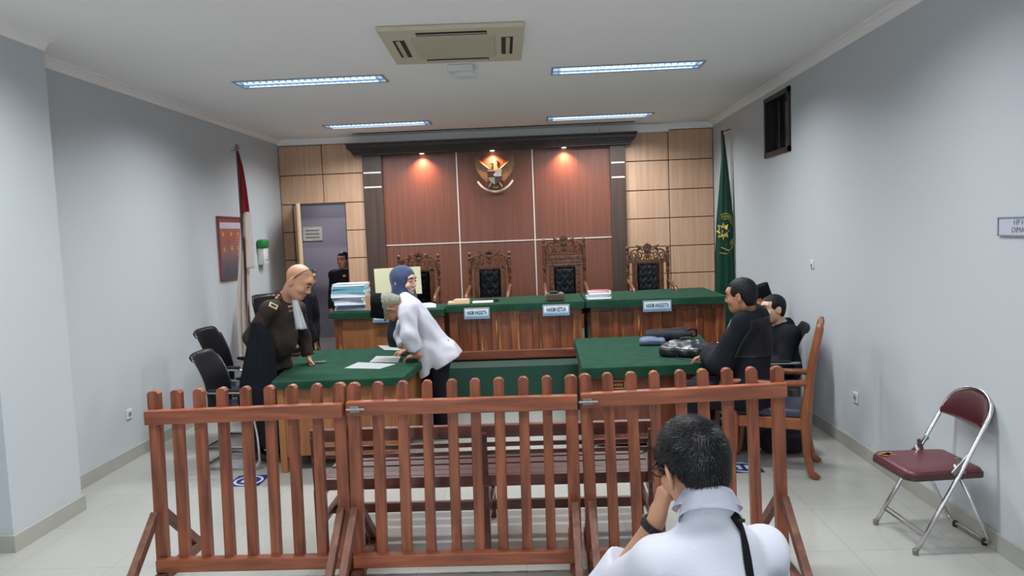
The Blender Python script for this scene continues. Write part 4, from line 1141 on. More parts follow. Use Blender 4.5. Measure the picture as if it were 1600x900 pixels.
def throne(label, tall=0):
    t = thing('carved_judge_chair', label, 'chair'); hw = .252
    H = 1.185+tall
    cz0, cz1 = .50, .958
    for s_ in (-1, 1):
        bm = new(); lathe(bm, turned(.48, H-.01, .024), (s_*hw, .0, 0), 12); obj('back_post', bm, M_carve, t, smooth=.9)
        bm = new(); bar(bm, (s_*hw, .0, .0), (s_*hw, .0, .48), .05, .05, (0, 1, 0), .005); obj('leg', bm, M_carve, t)
        bm = new(); lathe(bm, [(.02, 0), (.026, .05), (.018, .1), (.028, .2), (.02, .3), (.03, .36), (.03, .42)], (s_*hw, -.48, 0), 12); obj('leg', bm, M_carve, t, smooth=.9)
        bm = new(); pts = fillet([(s_*hw, -.02, .74), (s_*hw, -.30, .70), (s_*hw, -.50, .66), (s_*hw, -.55, .60)], .08)
        tube(bm, pts, .024, 8); tube(bm, [(s_*hw, -.44, .46), (s_*hw, -.46, .66)], .018, 8); obj('armrest', bm, M_carve, t, smooth=.9)
    bm = new(); box(bm, (0, -.24, .43), (.52, .52, .06), bev=.01); obj('seat_frame', bm, M_carve, t)
    bm = new(); box(bm, (0, -.25, .485), (.46, .48, .07), bev=.025, seg=3); obj('seat_cushion', bm, M_leather, t, smooth=True)
    # back frame: stiles beside cushion
    bm = new()
    for s_ in (-1, 1):
        box(bm, (s_*.165, 0, (cz0+cz1+.02)/2), (.065, .035, cz1-cz0+.04), bev=.006)
    box(bm, (0, 0, cz1+.014), (.44, .035, .024), bev=.006)
    if tall: box(bm, (0, 0, cz1+.045), (.44, .030, .06), bev=.006)
    box(bm, (0, 0, cz0-.02), (.50, .035, .05), bev=.006)
    box(bm, (0, .012, (cz0+cz1)/2), (.30, .012, cz1-cz0))
    for s_ in (-1, 1): box(bm, (s_*.225, 0, cz1+.02), (.05, .03, .03), bev=.005)
    if tall:
        for k in range(9): lathe(bm, [(0, -.012), (.012, -.008), (.012, .004), (0, .01)], (-.20+k*.05, -.018, cz1+.048), 8, Matrix.Rotation(PI/2, 3, 'X'))
        for s_ in (-1, 1):
            for k in range(9): lathe(bm, [(0, -.012), (.014, -.008), (.014, .004), (0, .01)], (s_*.165, -.018, cz0+.03+k*.055), 8, Matrix.Rotation(PI/2, 3, 'X'))
        box(bm, (0, 0, cz1+.105), (.47, .035, .055), bev=.006)
        box(bm, (0, -.018, cz1+.105), (.40, .01, .022), bev=.004)
    obj('back_frame', bm, M_carve, t)
    # tufted cushion
    cw, chh = .262, cz1-cz0-.01
    bts = []
    nr = int(round(chh/.083))
    for r in range(nr+1):
        for c_ in range(-2, 3):
            if (r+c_) % 2 == 0: bts.append((c_*.065, r*.083+.03))
    def fn(u, v):
        x = (u-.5)*cw; z = v*chh; e = min(u, 1-u)*cw; e2 = min(v, 1-v)*chh
        d = .045*(1-math.exp(-min(e, e2)/.012))
        for bx_, bz_ in bts:
            q = ((x-bx_)**2+(z-bz_)**2)
            d -= .026*math.exp(-q/(.017**2))
        # diagonal pleats
        f_ = abs(((x/.065+z/.083) % 2)-1); g_ = abs(((x/.065-z/.083) % 2)-1)
        d -= .006*math.exp(-(f_-.5 if 0 else min(f_, 1-f_) if 0 else f_)**2/.02) + .006*math.exp(-g_**2/.02)
        return Vector((x, -.012-d, cz0+z))
    bm = new(); sheet(bm, fn, 40, 56, .01); bu = obj('back_cushion', bm, M_leather, t, smooth=True)
    bm = new()
    for bx_, bz_ in bts:
        if abs(bx_) < cw/2-.02 and .02 < bz_ < chh-.02: lathe(bm, [(0, -.006), (.008, -.003), (.008, .003), (0, .006)], (bx_, -.030, cz0+bz_), 8, Matrix.Rotation(PI/2, 3, 'X'))
    obj('button', bm, M_leather, bu)
    # crest
    bm = new(); zc = cz1+(.142 if tall else .026); crest(bm, .455, H-zc+.028, zc, 0); obj('carved_crest', bm, M_carve, t, smooth=.9)
    return t
CY = 9.32
th = throne('carved wooden judge chair with black tufted back, second from the left behind the desk')
def thr_place(t, px, label): p = W(px, 450, Y=CY); place(t, (p.x, CY, DZp), random.uniform(-.03, .03), label); t['group'] = 'carved judge chairs behind the desk'
th2 = copy_tree(th); th3 = copy_tree(th)
thr_place(th, 766.5, th['label'])
thr_place(th2, 656, 'carved judge chair at the left, half hidden behind the cream board and the woman')
thr_place(th3, 1013, 'carved judge chair at the right end, its crest against the maple panels')
tk = throne('tallest carved judge chair, with a beaded frame, in the centre behind the desk', .14)
thr_place(tk, 883, tk['label'])

# ------------------------------------------------------------------ office chairs
def office_chair(label, H=.98, W_=.48):
    t = thing('office_chair', label, 'chair')
    bm = new()
    def back(u, v):
        x = (u-.5)*(W_-.04*v); z = .44+v*(H-.44)
        y = .22+.03*math.sin(v*PI)*-1+.13*v*v+.02*(2*u-1)**2*-1
        cr = (1-abs(2*u-1)**6)
        if v > .93: z -= (1-cr)*.03
        return Vector((x, y, z))
    sheet(bm, back, 14, 16, .05); bmesh.ops.bevel(bm, geom=[e for e in bm.edges if e.is_manifold and e.calc_face_angle(0) > 1.2], offset=.015, segments=2, affect='EDGES')
    obj('backrest', bm, M_leather, t, smooth=True)
    bm = new(); box(bm, (0, .0, .46), (.48, .48, .08), bev=.03, seg=3); obj('seat', bm, M_leather, t, smooth=True)
    for s_ in (-1, 1):
        bm = new()
        pts = fillet([(s_*.255, .24, .66), (s_*.265, -.18, .66), (s_*.265, -.24, .30), (s_*.255, -.24, .016), (s_*.24, .27, .016)], .10)
        tube(bm, pts, .0125, 8); 
        if s_ == -1: tube(bm, [(-.24, .27, .016), (.24, .27, .016)], .0125, 8)
        tube(bm, [(s_*.264, -.20, .42), (s_*.2, -.1, .42), (s_*.2, .22, .42)], .011, 8)
        obj('chrome_frame', bm, M_chrome, t, smooth=True)
        bm = new(); box(bm, (s_*.262, .02, .677), (.045, .28, .022), bev=.008); obj('arm_pad', bm, M_black, t)
    return t
oc = office_chair('x')
def oplace(t, x, y, face, label, sc=1):
    """face: heading in degrees the sitter looks to (0 = +x)"""
    place(t, (x, y, 0), R_(face+90), label)
oc['group'] = 'black cantilever office chairs'
p = W(350, 700, Z=0)
# (x, y, heading)
oplace(oc, -2.60, 6.20, -2, 'nearest black office chair by the left wall, behind the left fence pickets')
c2 = copy_tree(oc); oplace(c2, -2.84, 6.80, -4, 'taller-looking black office chair by the left wall, second from the fence')
c3 = copy_tree(oc); c2.scale = (1, 1, 1.13)
oplace(c3, -2.62, 7.45, -4, 'black office chair mostly hidden behind the bald officer\'s back')
c4 = copy_tree(oc); oplace(c4, -3.10, 8.75, -35, 'black office chair near the foot of the red and white flag')
c4.scale = (1, 1, 1.28); 
c5 = copy_tree(oc); oplace(c5, 2.06, 6.72, 172, 'black office chair of the lawyer at the right, seat back against the white wall')
c6 = copy_tree(oc); oplace(c6, 1.98, 7.44, 178, 'black office chair under the capped lawyer, farthest on the right')
c5.scale = (1, 1, 1.0)

# ------------------------------------------------------------------ wooden armchair
aw = thing('wooden_armchair', 'brown wooden armchair with dark blue seat pad under the near lawyer, right of the fence', 'chair', (0, 0, 0))
hw = .215
def armchair():
    t = aw
    for s_ in (-1, 1):
        bm = new(); pts = [(s_*hw, .33, 0), (s_*hw, .285, .05), (s_*hw, .255, .20), (s_*hw, .25, .44), (s_*hw, .27, .62), (s_*hw, .30, .85), (s_*hw, .355, 1.12), (s_*hw, .36, 1.15)]
        tube(bm, pts, [.032, .026, .026, .040, .034, .029, .026, .015], 8); obj('leg', bm, M_armw, t, smooth=True)
        bm = new(); pts = [(s_*(hw+.02), -.30, 0), (s_*(hw+.02), -.27, .06), (s_*(hw+.02), -.25, .22), (s_*(hw+.02), -.25, .44), (s_*(hw+.03), -.27, .60), (s_*(hw+.03), -.24, .66)]
        tube(bm, pts, [.028, .022, .024, .032, .022, .02], 8); obj('leg', bm, M_armw, t, smooth=True)
        bm = new(); pts = fillet([(s_*(hw+.0), .30, .715), (s_*(hw+.03), .05, .705), (s_*(hw+.04), -.22, .715), (s_*(hw+.04), -.335, .70), (s_*(hw+.04), -.335, .63), (s_*(hw+.035), -.27, .60)], .06)
        rings = tube(bm, pts, .024, 8); obj('armrest', bm, M_armw, t, smooth=True)
        bm = new(); box(bm, (s_*hw, 0, .405), (.032, .50, .085), bev=.008); obj('seat_rail', bm, M_armw, t)
    bm = new(); box(bm, (0, -.25, .405), (.43, .032, .085), bev=.008); box(bm, (0, .25, .405), (.43, .032, .085), bev=.008); obj('seat_rail', bm, M_armw, t)
    bm = new(); box(bm, (0, -.01, .475), (.42, .50, .085), bev=.03, seg=3); obj('seat_pad', bm, mat('dark blue vinyl', srgb(48, 56, 72), .4, bump=.1), t, smooth=True)
    bm = new(); box(bm, (0, .352, 1.10), (.40, .03, .09), Matrix.Rotation(-.15, 3, 'X'), .01); box(bm, (0, .275, .66), (.40, .025, .05), bev=.006); obj('back_rail', bm, M_armw, t)
    for k in range(4):
        bm = new(); bar(bm, (-.12+k*.08, .278, .66), (-.12+k*.08, .345, 1.08), .04, .012, (0, 1, 0), .003); obj('back_slat', bm, M_armw, t)
armchair()
# heading: sitter faces away from the right wall and a little toward the judges
cb = (W(1275, 748, Z=0)+W(1281, 722, Z=0))/2
hd = math.atan2(.17, -.38)   # heading of the chair
face = Vector((-.93, .37, 0)).normalized()
rzc = math.atan2(face.x, -face.y)   # local -y points along face
rzc = math.atan2(-face.x, face.y)+PI
back_off = Matrix.Rotation(rzc, 3, 'Z') @ Vector((0, .33, 0))
cpos = cb-back_off
ch_pos = Vector((cpos.x, cpos.y, 0)); place(aw, (ch_pos.x, ch_pos.y, 0), rzc)

# ------------------------------------------------------------------ folding chair
fc = thing('folding_chair', 'chrome folding chair with torn maroon vinyl seat standing alone by the right wall', 'chair', (2.26, 4.30, 0))
def folding():
    t = fc; hw = .215      # built in local coords: sitter faces -x, width along y
    # local frame origin under the seat centre, front feet at x=-.23
    Pf = [Vector((-.215, s_*hw, 0)) for s_ in (-1, 1)]
    # back tube with curved top (front legs run up into the back)
    for_top = []
    def leg(s_):
        return [Vector((-.215, s_*hw, .012)), Vector((.04, s_*hw*.97, .45)), Vector((.19, s_*hw*.93, .72))]
    A, B = leg(-1), leg(1)
    arc = []
    n = 16
    for i in range(1, n):
        a = PI*i/n
        y = -math.cos(a)*hw*.93; zz = .72+.16*math.sin(a)**.75; arc.append(Vector((.19+(.085)*math.sin(a)**.75, y, zz)))
    bm = new(); tube(bm, A[:1]+[A[0].lerp(A[1], .5)]+A[1:]+arc+B[::-1][:-1]+[B[0].lerp(B[1], .5)]+B[:1], .0125, 10); obj('front_leg_frame', bm, M_chrome, t, smooth=True)
    # rear leg loop
    bm = new(); pts = fillet([(.02, -hw*.88, .50), (.235, -hw*.88, .022), (.235, hw*.88, .022), (.02, hw*.88, .50)], .06)
    tube(bm, pts, .011, 10); obj('rear_leg_frame', bm, M_chrome, t, smooth=True)
    bm = new(); tube(bm, [(-.165, -hw, .10), (-.165, hw, .10)], .006, 8); tube(bm, [(-.155, -hw, .12), (-.155, hw, .12)], .004, 8); obj('stretcher', bm, M_dull, t, smooth=True)
    for s_ in (-1, 1):
        bm = new(); bar(bm, (.10, s_*hw*.93, .55), (-.0, s_*hw*.97, .45), .012, .03, (0, 0, 1), .003); bar(bm, (.035, s_*hw*.88, .54), (.075, s_*hw*.92, .44), .012, .022, (1, 0, 0), .003)
        tube(bm, [(.04, s_*hw*.99, .46), (.04, s_*hw*.80, .46)], .009, 8); obj('hinge_bracket', bm, M_dull, t)
        bm = new(); lathe(bm, [(.015, 0), (.016, .03), (.013, .035)], (-.215, s_*hw, 0), 10); obj('rubber_foot', bm, M_dull, t)
        bm = new(); lathe(bm, [(.015, 0), (.017, .03), (.013, .035)], (.235, s_*hw*.62, 0), 10); obj('rubber_foot', bm, M_black, t)
    # seat
    bm = new(); outl = []
    for (cx, cy, r, a0) in ((.16, .165, .03, 0), (-.19, .15, .06, PI/2), (-.19, -.15, .06, PI), (.16, -.165, .03, 3*PI/2)):
        for k in range(6):
            a = a0+PI/2*k/5; outl.append((cx+r*math.cos(a), cy+r*math.sin(a)))
    prism(bm, outl, ((0, 0, .420), (1.03, 0, 0), (0, 1.03, 0)), .030); obj('seat_pan', bm, mat('dark brown seat edge', srgb(70, 44, 46), .4), t)
    bm = new()
    rings = []
    for s_, z in ((1.0, .447), (1.0, .458), (.965, .470), (.80, .476), (.4, .474)):
        rings.append([bm.verts.new((x*s_-.0*(1-s_), y*s_, z)) for x, y in outl])
    for a_, b_ in zip(rings, rings[1:]):
        for i in range(len(outl)): bm.faces.new((a_[i], a_[(i+1) % len(outl)], b_[(i+1) % len(outl)], b_[i]))
    bm.faces.new(rings[-1]); bm.faces.new(rings[0][::-1]); se = obj('seat_pad', bm, M_maroon, t, smooth=.8)
    bm = new(); pts = [(.0, 0), (.03, .012), (.045, .004), (.06, .016), (.052, -.012), (.066, -.026), (.03, -.022), (.012, -.034), (-.004, -.014)]
    vs = [bm.verts.new((-.242+x*1.5, .135+y*1.7, .4775+(.0005*(i % 2)))) for i, (x, y) in enumerate(pts)]; f_ = bm.faces.new(vs); bmesh.ops.solidify(bm, geom=[f_], thickness=.004)
    tag(obj('torn_patch', bm, M_torn, se), 'tan patch where the vinyl is torn')
    # backrest pad following the tube arch
    bm = new()
    def pad(u, v):
        a = PI*(.045+.91*u); y = -math.cos(a)*hw*.90
        top = .72+.152*math.sin(a)**.75; bot = .70-.035*math.sin(PI*u)*0
        z = bot+(top-bot)*v
        x = .188+(z-.72)*.55 + .012*math.sin(PI*u)*(1-v)
        return Vector((x-.006-.012*math.sin(PI*v), y, z-.0))
    sheet(bm, pad, 20, 8, .022); obj('backrest', bm, M_maroon, t, smooth=True)
folding()
place(fc, (2.268, 4.315, 0), .06)

# ------------------------------------------------------------------ flags
# red and white flag, left
fpz = W(373, 236, Y=8.2); FX = -3.30
lf = thing('draped_flag', 'red over white flag hanging furled on a dark pole by the left wall', 'flag', (FX, 8.2, 0))
bm = new(); tube(bm, [(FX, 8.2, .06), (FX, 8.2, fpz.z)], .016, 10); pole = obj('pole', bm, mat('dark varnished pole', srgb(66, 28, 24), .35), lf, local=False, smooth=.8)
bm = new(); lathe(bm, [(.0, .05), (.02, .04), (.03, .0), (.012, -.03), (.012, -.05)], (FX, 8.2, fpz.z+.03), 12); box(bm, (FX-.03, 8.2, fpz.z+.01), (.08, .012, .012)); obj('finial', bm, M_dull, lf, local=False)
bm = new(); lathe(bm, [(.0, 0), (.17, 0), (.17, .02), (.06, .05), (.03, .1), (.02, .12)], (FX, 8.2, 0), 20); obj('base', bm, M_dull, lf, local=False)
def drape(px_rows, Y0, nf, amp, depth, name, m_, root, seed=0, thick=.006):
    """cloth hanging between outline points given per height: rows of (z, x0, x1)"""
    bm = new(); zs = [r[0] for r in px_rows]
    def fn(u, v):
        t = v*(len(px_rows)-1); i = min(int(t), len(px_rows)-2); f_ = t-i
        z = zs[i]*(1-f_)+zs[i+1]*f_; a = px_rows[i][1]*(1-f_)+px_rows[i+1][1]*f_; b = px_rows[i][2]*(1-f_)+px_rows[i+1][2]*f_
        w = b-a; k = min(1, w/.15)
        ph = seed+v*1.3
        x = a+w*u+.18*w*math.sin(2*PI*nf*u+ph)*.25
        y = Y0+depth*math.sin(PI*u)*-.5+amp*k*math.sin(2*PI*nf*u+ph)+amp*.3*math.sin(2*PI*(nf*2.3)*u+v*4)
        return Vector((x, y, z))
    sheet(bm, fn, 48, 40, thick); return obj(name, bm, m_, root, smooth=True, local=False)
def zx(px0, px1, py, Y): a = W(px0, py, Y=Y); b = W(px1, py, Y=Y); return ((a.z+b.z)/2, a.x, b.x)
drape([zx(372, 375, 240, 8.2), zx(375, 381, 262, 8.2), zx(376, 386, 290, 8.2), zx(376, 391, 325, 8.2), zx(376, 391.5, 334, 8.2)], 8.19, 1.7, .018, .03, 'red_half', M_red, lf, 0)
drape([zx(382, 391.5, 331, 8.17), zx(382, 394, 355, 8.17), zx(384, 397, 385, 8.17), zx(385, 399, 419, 8.17)], 8.155, 1.2, .012, .02, 'white_flap', M_whitecloth, lf, 1)
drape([zx(375, 386, 334, 8.2), zx(373, 387, 380, 8.2), zx(371, 389, 430, 8.2), zx(369, 391, 480, 8.2), zx(372, 392, 530, 8.2), zx(374, 394, 560, 8.2)], 8.23, 2.6, .03, .05, 'white_half', M_whitecloth, lf, 2)
# green court flag, right
GY = 9.6
g0 = W(1130, 208, Y=GY); gx = g0.x
gf = thing('draped_court_flag', 'tall green flag with yellow star emblem hanging in the right corner', 'flag', (gx, GY+.05, DZp))
bm = new(); tube(bm, [(gx, GY+.06, DZp+.04), (gx, GY+.06, g0.z+.02)], .015, 10); obj('pole', bm, M_darkcol, gf, local=False)
bm = new(); tube(bm, [(gx, GY+.06, g0.z+.02), (gx+.09, GY+.0, g0.z+.05)], .006, 8); lathe(bm, [(.0, .03), (.02, 0), (0, -.03)], (gx, GY+.06, g0.z+.02), 10); obj('finial', bm, M_black, gf, local=False)
bm = new(); lathe(bm, [(0, 0), (.15, 0), (.15, .02), (.05, .05), (.02, .1)], (gx, GY+.06, DZp), 20); obj('base', bm, M_dull, gf, local=False)
grow = [zx(1129, 1131.5, 210, GY), zx(1126.5, 1137, 255, GY), zx(1123, 1142, 300, GY), zx(1119.5, 1146.5, 345, GY), zx(1117.5, 1149.5, 400, GY), zx(1117, 1152, 450, GY), zx(1117, 1154, 500, GY), zx(1117, 1155, 530, GY)]
def gpos(u, v, off=0):
    t = v*(len(grow)-1); i = min(int(t), len(grow)-2); f_ = t-i
    z = grow[i][0]*(1-f_)+grow[i+1][0]*f_; a = grow[i][1]*(1-f_)+grow[i+1][1]*f_; b = grow[i][2]*(1-f_)+grow[i+1][2]*f_
    w = b-a; x = a+w*u
    y = GY-.07*math.sin(PI*min(1, u*1.0))*min(1, w/.2)+.012*math.sin(u*19+v*2)*min(1, w/.25)-off
    return Vector((x, y, z))
bm = new(); sheet(bm, lambda u, v: gpos(u, v), 50, 60, .006); clo = obj('cloth', bm, M_gflag, gf, smooth=True, local=False)
ec = W(1128, 361, Y=GY)
def gsurf(x, z, off=.006):
    # find u,v on the cloth for x,z
    lo = None
    for i in range(len(grow)-1):
        if grow[i+1][0] <= z <= grow[i][0]:
            f_ = (grow[i][0]-z)/(grow[i][0]-grow[i+1][0]); v = (i+f_)/(len(grow)-1)
            a = grow[i][1]*(1-f_)+grow[i+1][1]*f_; b = grow[i][2]*(1-f_)+grow[i+1][2]*f_
            u = min(1, max(0, (x-a)/(b-a))); return gpos(u, v, off)
    return Vector((x, GY-.07, z))
def onflag(bm, poly, off=.013, mi=0):
    vs = [bm.verts.new(gsurf(ec.x+x, ec.z+z, off)) for x, z in poly]
    try: return bm.faces.new(vs)
    except Exception: return None
bm = new()
for k in range(16):      # star with eight pairs of points
    a0, a1 = 2*PI*k/16, 2*PI*(k+1)/16; r0, r1 = (.118, .072) if k % 2 == 0 else (.072, .118)
    onflag(bm, [(0, 0), (r0*.68*math.cos(a0), r0*math.sin(a0)), (r1*.68*math.cos(a1), r1*math.sin(a1))])
obj('star_emblem', bm, M_yellow, clo, local=False)
bm = new(); onflag(bm, [(.034*math.cos(2*PI*k/16), .04*math.sin(2*PI*k/16)) for k in range(16)], .017); obj('emblem_disc', bm, M_black, clo, local=False)
bm = new()
for dx in (-.012, .010): onflag(bm, [(dx-.008, -.022), (dx+.008, -.022), (dx+.008, .0), (dx+.002, .014), (dx-.008, .006)], .020)
obj('emblem_figure', bm, M_whitecloth, clo, local=False)
bm = new()
def ring(r, a0, a1, w, off=.013, sx=.62):
    n = 30
    for i in range(n):
        A, B = a0+(a1-a0)*i/n, a0+(a1-a0)*(i+1)/n
        onflag(bm, [(r*sx*math.cos(A)+.03, r*math.sin(A)-.015), (r*sx*math.cos(B)+.03, r*math.sin(B)-.015), ((r+w)*sx*math.cos(B)+.03, (r+w)*math.sin(B)-.015), ((r+w)*sx*math.cos(A)+.03, (r+w)*math.sin(A)-.015)], off)
ring(.235, -1.15, 1.95, .007); ring(.165, -1.05, 1.95, .006)
onflag(bm, [(-.03, -.20), (.06, -.245), (.115, -.235), (.06, -.255), (-.03, -.212)])
onflag(bm, [(-.05, -.27), (.03, -.29), (.10, -.26), (.03, -.297), (-.05, -.278)])
obj('emblem_border', bm, M_yellow, clo, local=False)
def flagtext(txt, a0, a1, r, size):
    n = len(txt)
    for i, chx in enumerate(txt):
        if chx == ' ': continue
        a = a0+(a1-a0)*i/(n-1)
        c = gsurf(ec.x+.03+r*.62*math.cos(a), ec.z-.015+r*math.sin(a), .014)
        nrm = Vector((math.cos(a), 0, math.sin(a))); tng = Vector((math.sin(a), 0, -math.cos(a)))
        lst.append((chx, c, tng, nrm))
lst = []; flagtext('PENGADILAN NEGERI', 1.9, -.95, .200, .05)
for chx, c, tng, nv in lst:
    text_mesh(chx, .05, M_yellow, 'flag_letter', clo, (c, tng, nv), .001, squeeze=.8)

# ------------------------------------------------------------------ state emblem on the back wall
em = W(773.5, 272, Y=YB-.08)
eg = thing('eagle_emblem', 'bronze eagle emblem with shield and ribbon mounted high on the brown board', 'emblem', (em.x, YB-.04, em.z))
EY = -.02
def plate(name, poly, m_, t=.02, y=0, parent=None, bev=0):
    bm = new(); prism(bm, poly, ((0, y, 0), (1, 0, 0), (0, 0, 1)), t); return obj(name, bm, m_, parent or eg)
sc_ = YB/CF   # metres per photo pixel on the wall
for s_ in (-1, 1):
    bm = new()
    # wing: fan of overlapping feathers rising outwards then hanging down
    for k in range(17):
        t_ = k/16
        root = Vector((s_*(5+7*(1-t_))*sc_, 0, (9-12*t_)*sc_))
        tip = Vector((s_*(29-t_**2*14+3*math.sin(t_*PI))*sc_, 0, (27-38*t_)*sc_))
        d_ = tip-root; L_ = d_.length; d_.normalize(); pr = Vector((-d_.z, 0, d_.x)); w_ = 2.3*sc_
        poly = [(0, -w_*.6), (L_*.6, -w_), (L_*.93, -w_*.8), (L_, 0), (L_*.93, w_*.8), (L_*.6, w_), (0, w_*.6)]
        prism(bm, poly, (root+Vector((0, -.012-.0016*k, 0)), d_, pr), .010)
    tube(bm, [Vector((s_*x*sc_, -.04, z*sc_)) for x, z in ((29, 27), (24, 20), (16, 14), (9, 8), (6, 5))], [.006, .010, .012, .012, .01], 6)
    obj('wing', bm, M_gold, eg)
bm = new()
E3 = [(0, -6, 9, 12), (0, 4, 7, 9)]
lathe(bm, [(0, -14*sc_), (.05, -12*sc_), (.075, -4*sc_), (.072, 4*sc_), (.05, 10*sc_), (.042, 14*sc_), (.045, 17*sc_), (.03, 20*sc_), (.0, 21*sc_)], (0, 0, 0), 14)
for v in bm.verts: v.co.y = v.co.y*.5-.02
tube(bm, [(-.02, -.05, 17.5*sc_), (-.055, -.055, 17*sc_), (-.075, -.05, 15*sc_)], [.022, .014, .003], 6)   # beak turned to the left
tube(bm, [(.0, -.03, 20*sc_), (.04, -.02, 21*sc_), (.06, -.02, 18.5*sc_)], [.015, .012, .003], 6)
for s_ in (-1, 1):
    tube(bm, [(s_*.04, -.02, -12*sc_), (s_*.075, -.03, -17*sc_), (s_*.09, -.04, -20*sc_)], [.028, .02, .014], 8)
obj('body', bm, M_gold, eg, smooth=.9)
bm = new()
for k in range(-3, 4):
    a_ = -PI/2+k*.20; d_ = Vector((math.cos(a_), 0, math.sin(a_))); pr = Vector((-d_.z, 0, d_.x))
    prism(bm, [(0, -.012), (.08, -.016), (.098, 0), (.08, .016), (0, .012)], (Vector((0, -.018-.002*(k % 2), -12*sc_)), d_, pr), .01)
obj('tail', bm, M_gold, eg)
sw, sh = 11*sc_, 13*sc_
shield = [(-sw, 5*sc_), (sw, 5*sc_), (sw, -6*sc_), (sw*.75, -12*sc_), (0, -18*sc_), (-sw*.75, -12*sc_), (-sw, -6*sc_)]
shd = plate('shield', shield, M_black, .012, -.075)
q = .93
def sp(name, poly, m_): 
    bm = new(); prism(bm, poly, ((0, -.086, 0), (1, 0, 0), (0, 0, 1)), .003); obj(name, bm, m_, shd)
sp('red_quarter', [(-sw*q, 4*sc_), (-.003, 4*sc_), (-.003, -4*sc_), (-sw*q, -4*sc_)], mat('enamel red', srgb(110, 60, 66), .4))
sp('white_quarter', [(.003, 4*sc_), (sw*q, 4*sc_), (sw*q, -4*sc_), (.003, -4*sc_)], M_whitecloth)
sp('green_quarter', [(-sw*q, -5*sc_), (-.003, -5*sc_), (-.003, -16.5*sc_), (-sw*.72, -11.5*sc_), (-sw*q, -6*sc_)], mat('enamel pale green', srgb(160, 166, 140), .4))
sp('dark_quarter', [(sw*q, -5*sc_), (.003, -5*sc_), (.003, -16.5*sc_), (sw*.72, -11.5*sc_), (sw*q, -6*sc_)], mat('enamel brown', srgb(92, 66, 62), .4))
bm = new(); lathe(bm, [(0, 0), (.022, 0), (.022, .006), (0, .008)], (0, -.089, -1.5*sc_), 5, Matrix.Rotation(PI/2, 3, 'X')); obj('star', bm, mat('pale gold', srgb(226, 214, 190), .4), shd)
bm = new(); prism(bm, [(-sw*1.02, 4.2*sc_), (sw*1.02, 4.2*sc_), (sw*1.02, 6*sc_), (-sw*1.02, 6*sc_)], ((0, -.088, 0), (1, 0, 0), (0, 0, 1)), .004); obj('shield_rim', bm, mat('pale gold', srgb(226, 214, 190), .4), shd)
# ribbon
bm = new(); n = 30; Rr = 33*sc_; cz = 8*sc_
def rb(a): return Vector((Rr*.92*math.sin(a), -.055, cz-Rr*math.cos(a)))
for i in range(n):
    a0, a1 = -1.02+2.04*i/n, -1.02+2.04*(i+1)/n
    w_ = .028; p0, p1 = rb(a0), rb(a1)
    o0 = Vector((math.sin(a0), 0, -math.cos(a0)))*w_; o1 = Vector((math.sin(a1), 0, -math.cos(a1)))*w_
    dy = Vector((0, .012*math.cos(a0*6), 0)); dy1 = Vector((0, .012*math.cos(a1*6), 0))
    f_ = bm.faces.new([bm.verts.new(p0+dy), bm.verts.new(p1+dy1), bm.verts.new(p1+o1+dy1), bm.verts.new(p0+o0+dy)])
bmesh.ops.remove_doubles(bm, verts=bm.verts, dist=1e-4); bmesh.ops.solidify(bm, geom=bm.faces[:], thickness=.006)
rib = obj('ribbon', bm, mat('pale gold ribbon', srgb(206, 196, 168), .5), eg)
for i, chx in enumerate('BHINNEKA TUNGGAL IKA'):
    if chx == ' ': continue
    a = -.62+1.24*i/19; c = rb(a)+Vector((math.sin(a), 0, -math.cos(a)))*.014+Vector((em.x, YB-.04-.014, em.z))
    text_mesh(chx, .030, M_black, 'ribbon_letter', rib, (c, (math.cos(a), 0, math.sin(a)), (-math.sin(a), 0, math.cos(a))), .001, squeeze=.85)

# ------------------------------------------------------------------ things on the desks and tables
def flatbox(name, label, cat, c, s, rz, m_, bev=.002, group=None, top=None):
    bm = new(); box(bm, (0, 0, s[2]/2), s, None, bev, 2); o = obj(name, bm, m_)
    o.location = c; o.rotation_euler = (0, 0, rz); tag(o, label, cat, group); return o
def paper(label, pts, z, group='loose papers on the left table'):
    P = [W(x, y, Z=z) for x, y in pts]; c = sum(P, Vector())/4
    bm = new(); n = 6
    def fn(u, v):
        q = (P[0]*(1-u)+P[1]*u)*(1-v)+(P[3]*(1-u)+P[2]*u)*v
        return Vector((q.x-c.x, q.y-c.y, .0016+.0010*math.sin(u*3)*math.sin(v*2.4)))
    sheet(bm, fn, n, n, .0012); o = obj('paper_sheet', bm, M_paper); o.location = (c.x, c.y, z); tag(o, label, 'paper', group); return o
TT = TZ+.005
paper('white paper sheet nearest the table edge, left of the writing hand', [(538, 575.5), (593, 576.5), (619, 569), (560, 566)], TT+.001)
paper('white paper sheet directly under the writing hand', [(577, 566), (622, 566.5), (626, 557), (588, 556.5)], TT+.001)
paper('white paper sheet farthest back on the left table', [(601, 547), (640, 548), (640, 540), (590, 540)], TT+.001)
p = W(495, 567, Z=TT)
ph = flatbox('black_phone', 'slim black phone lying on the green cloth by the bald officer', 'phone', (p.x, p.y, TT), (.17, .07, .010), .08, M_black)
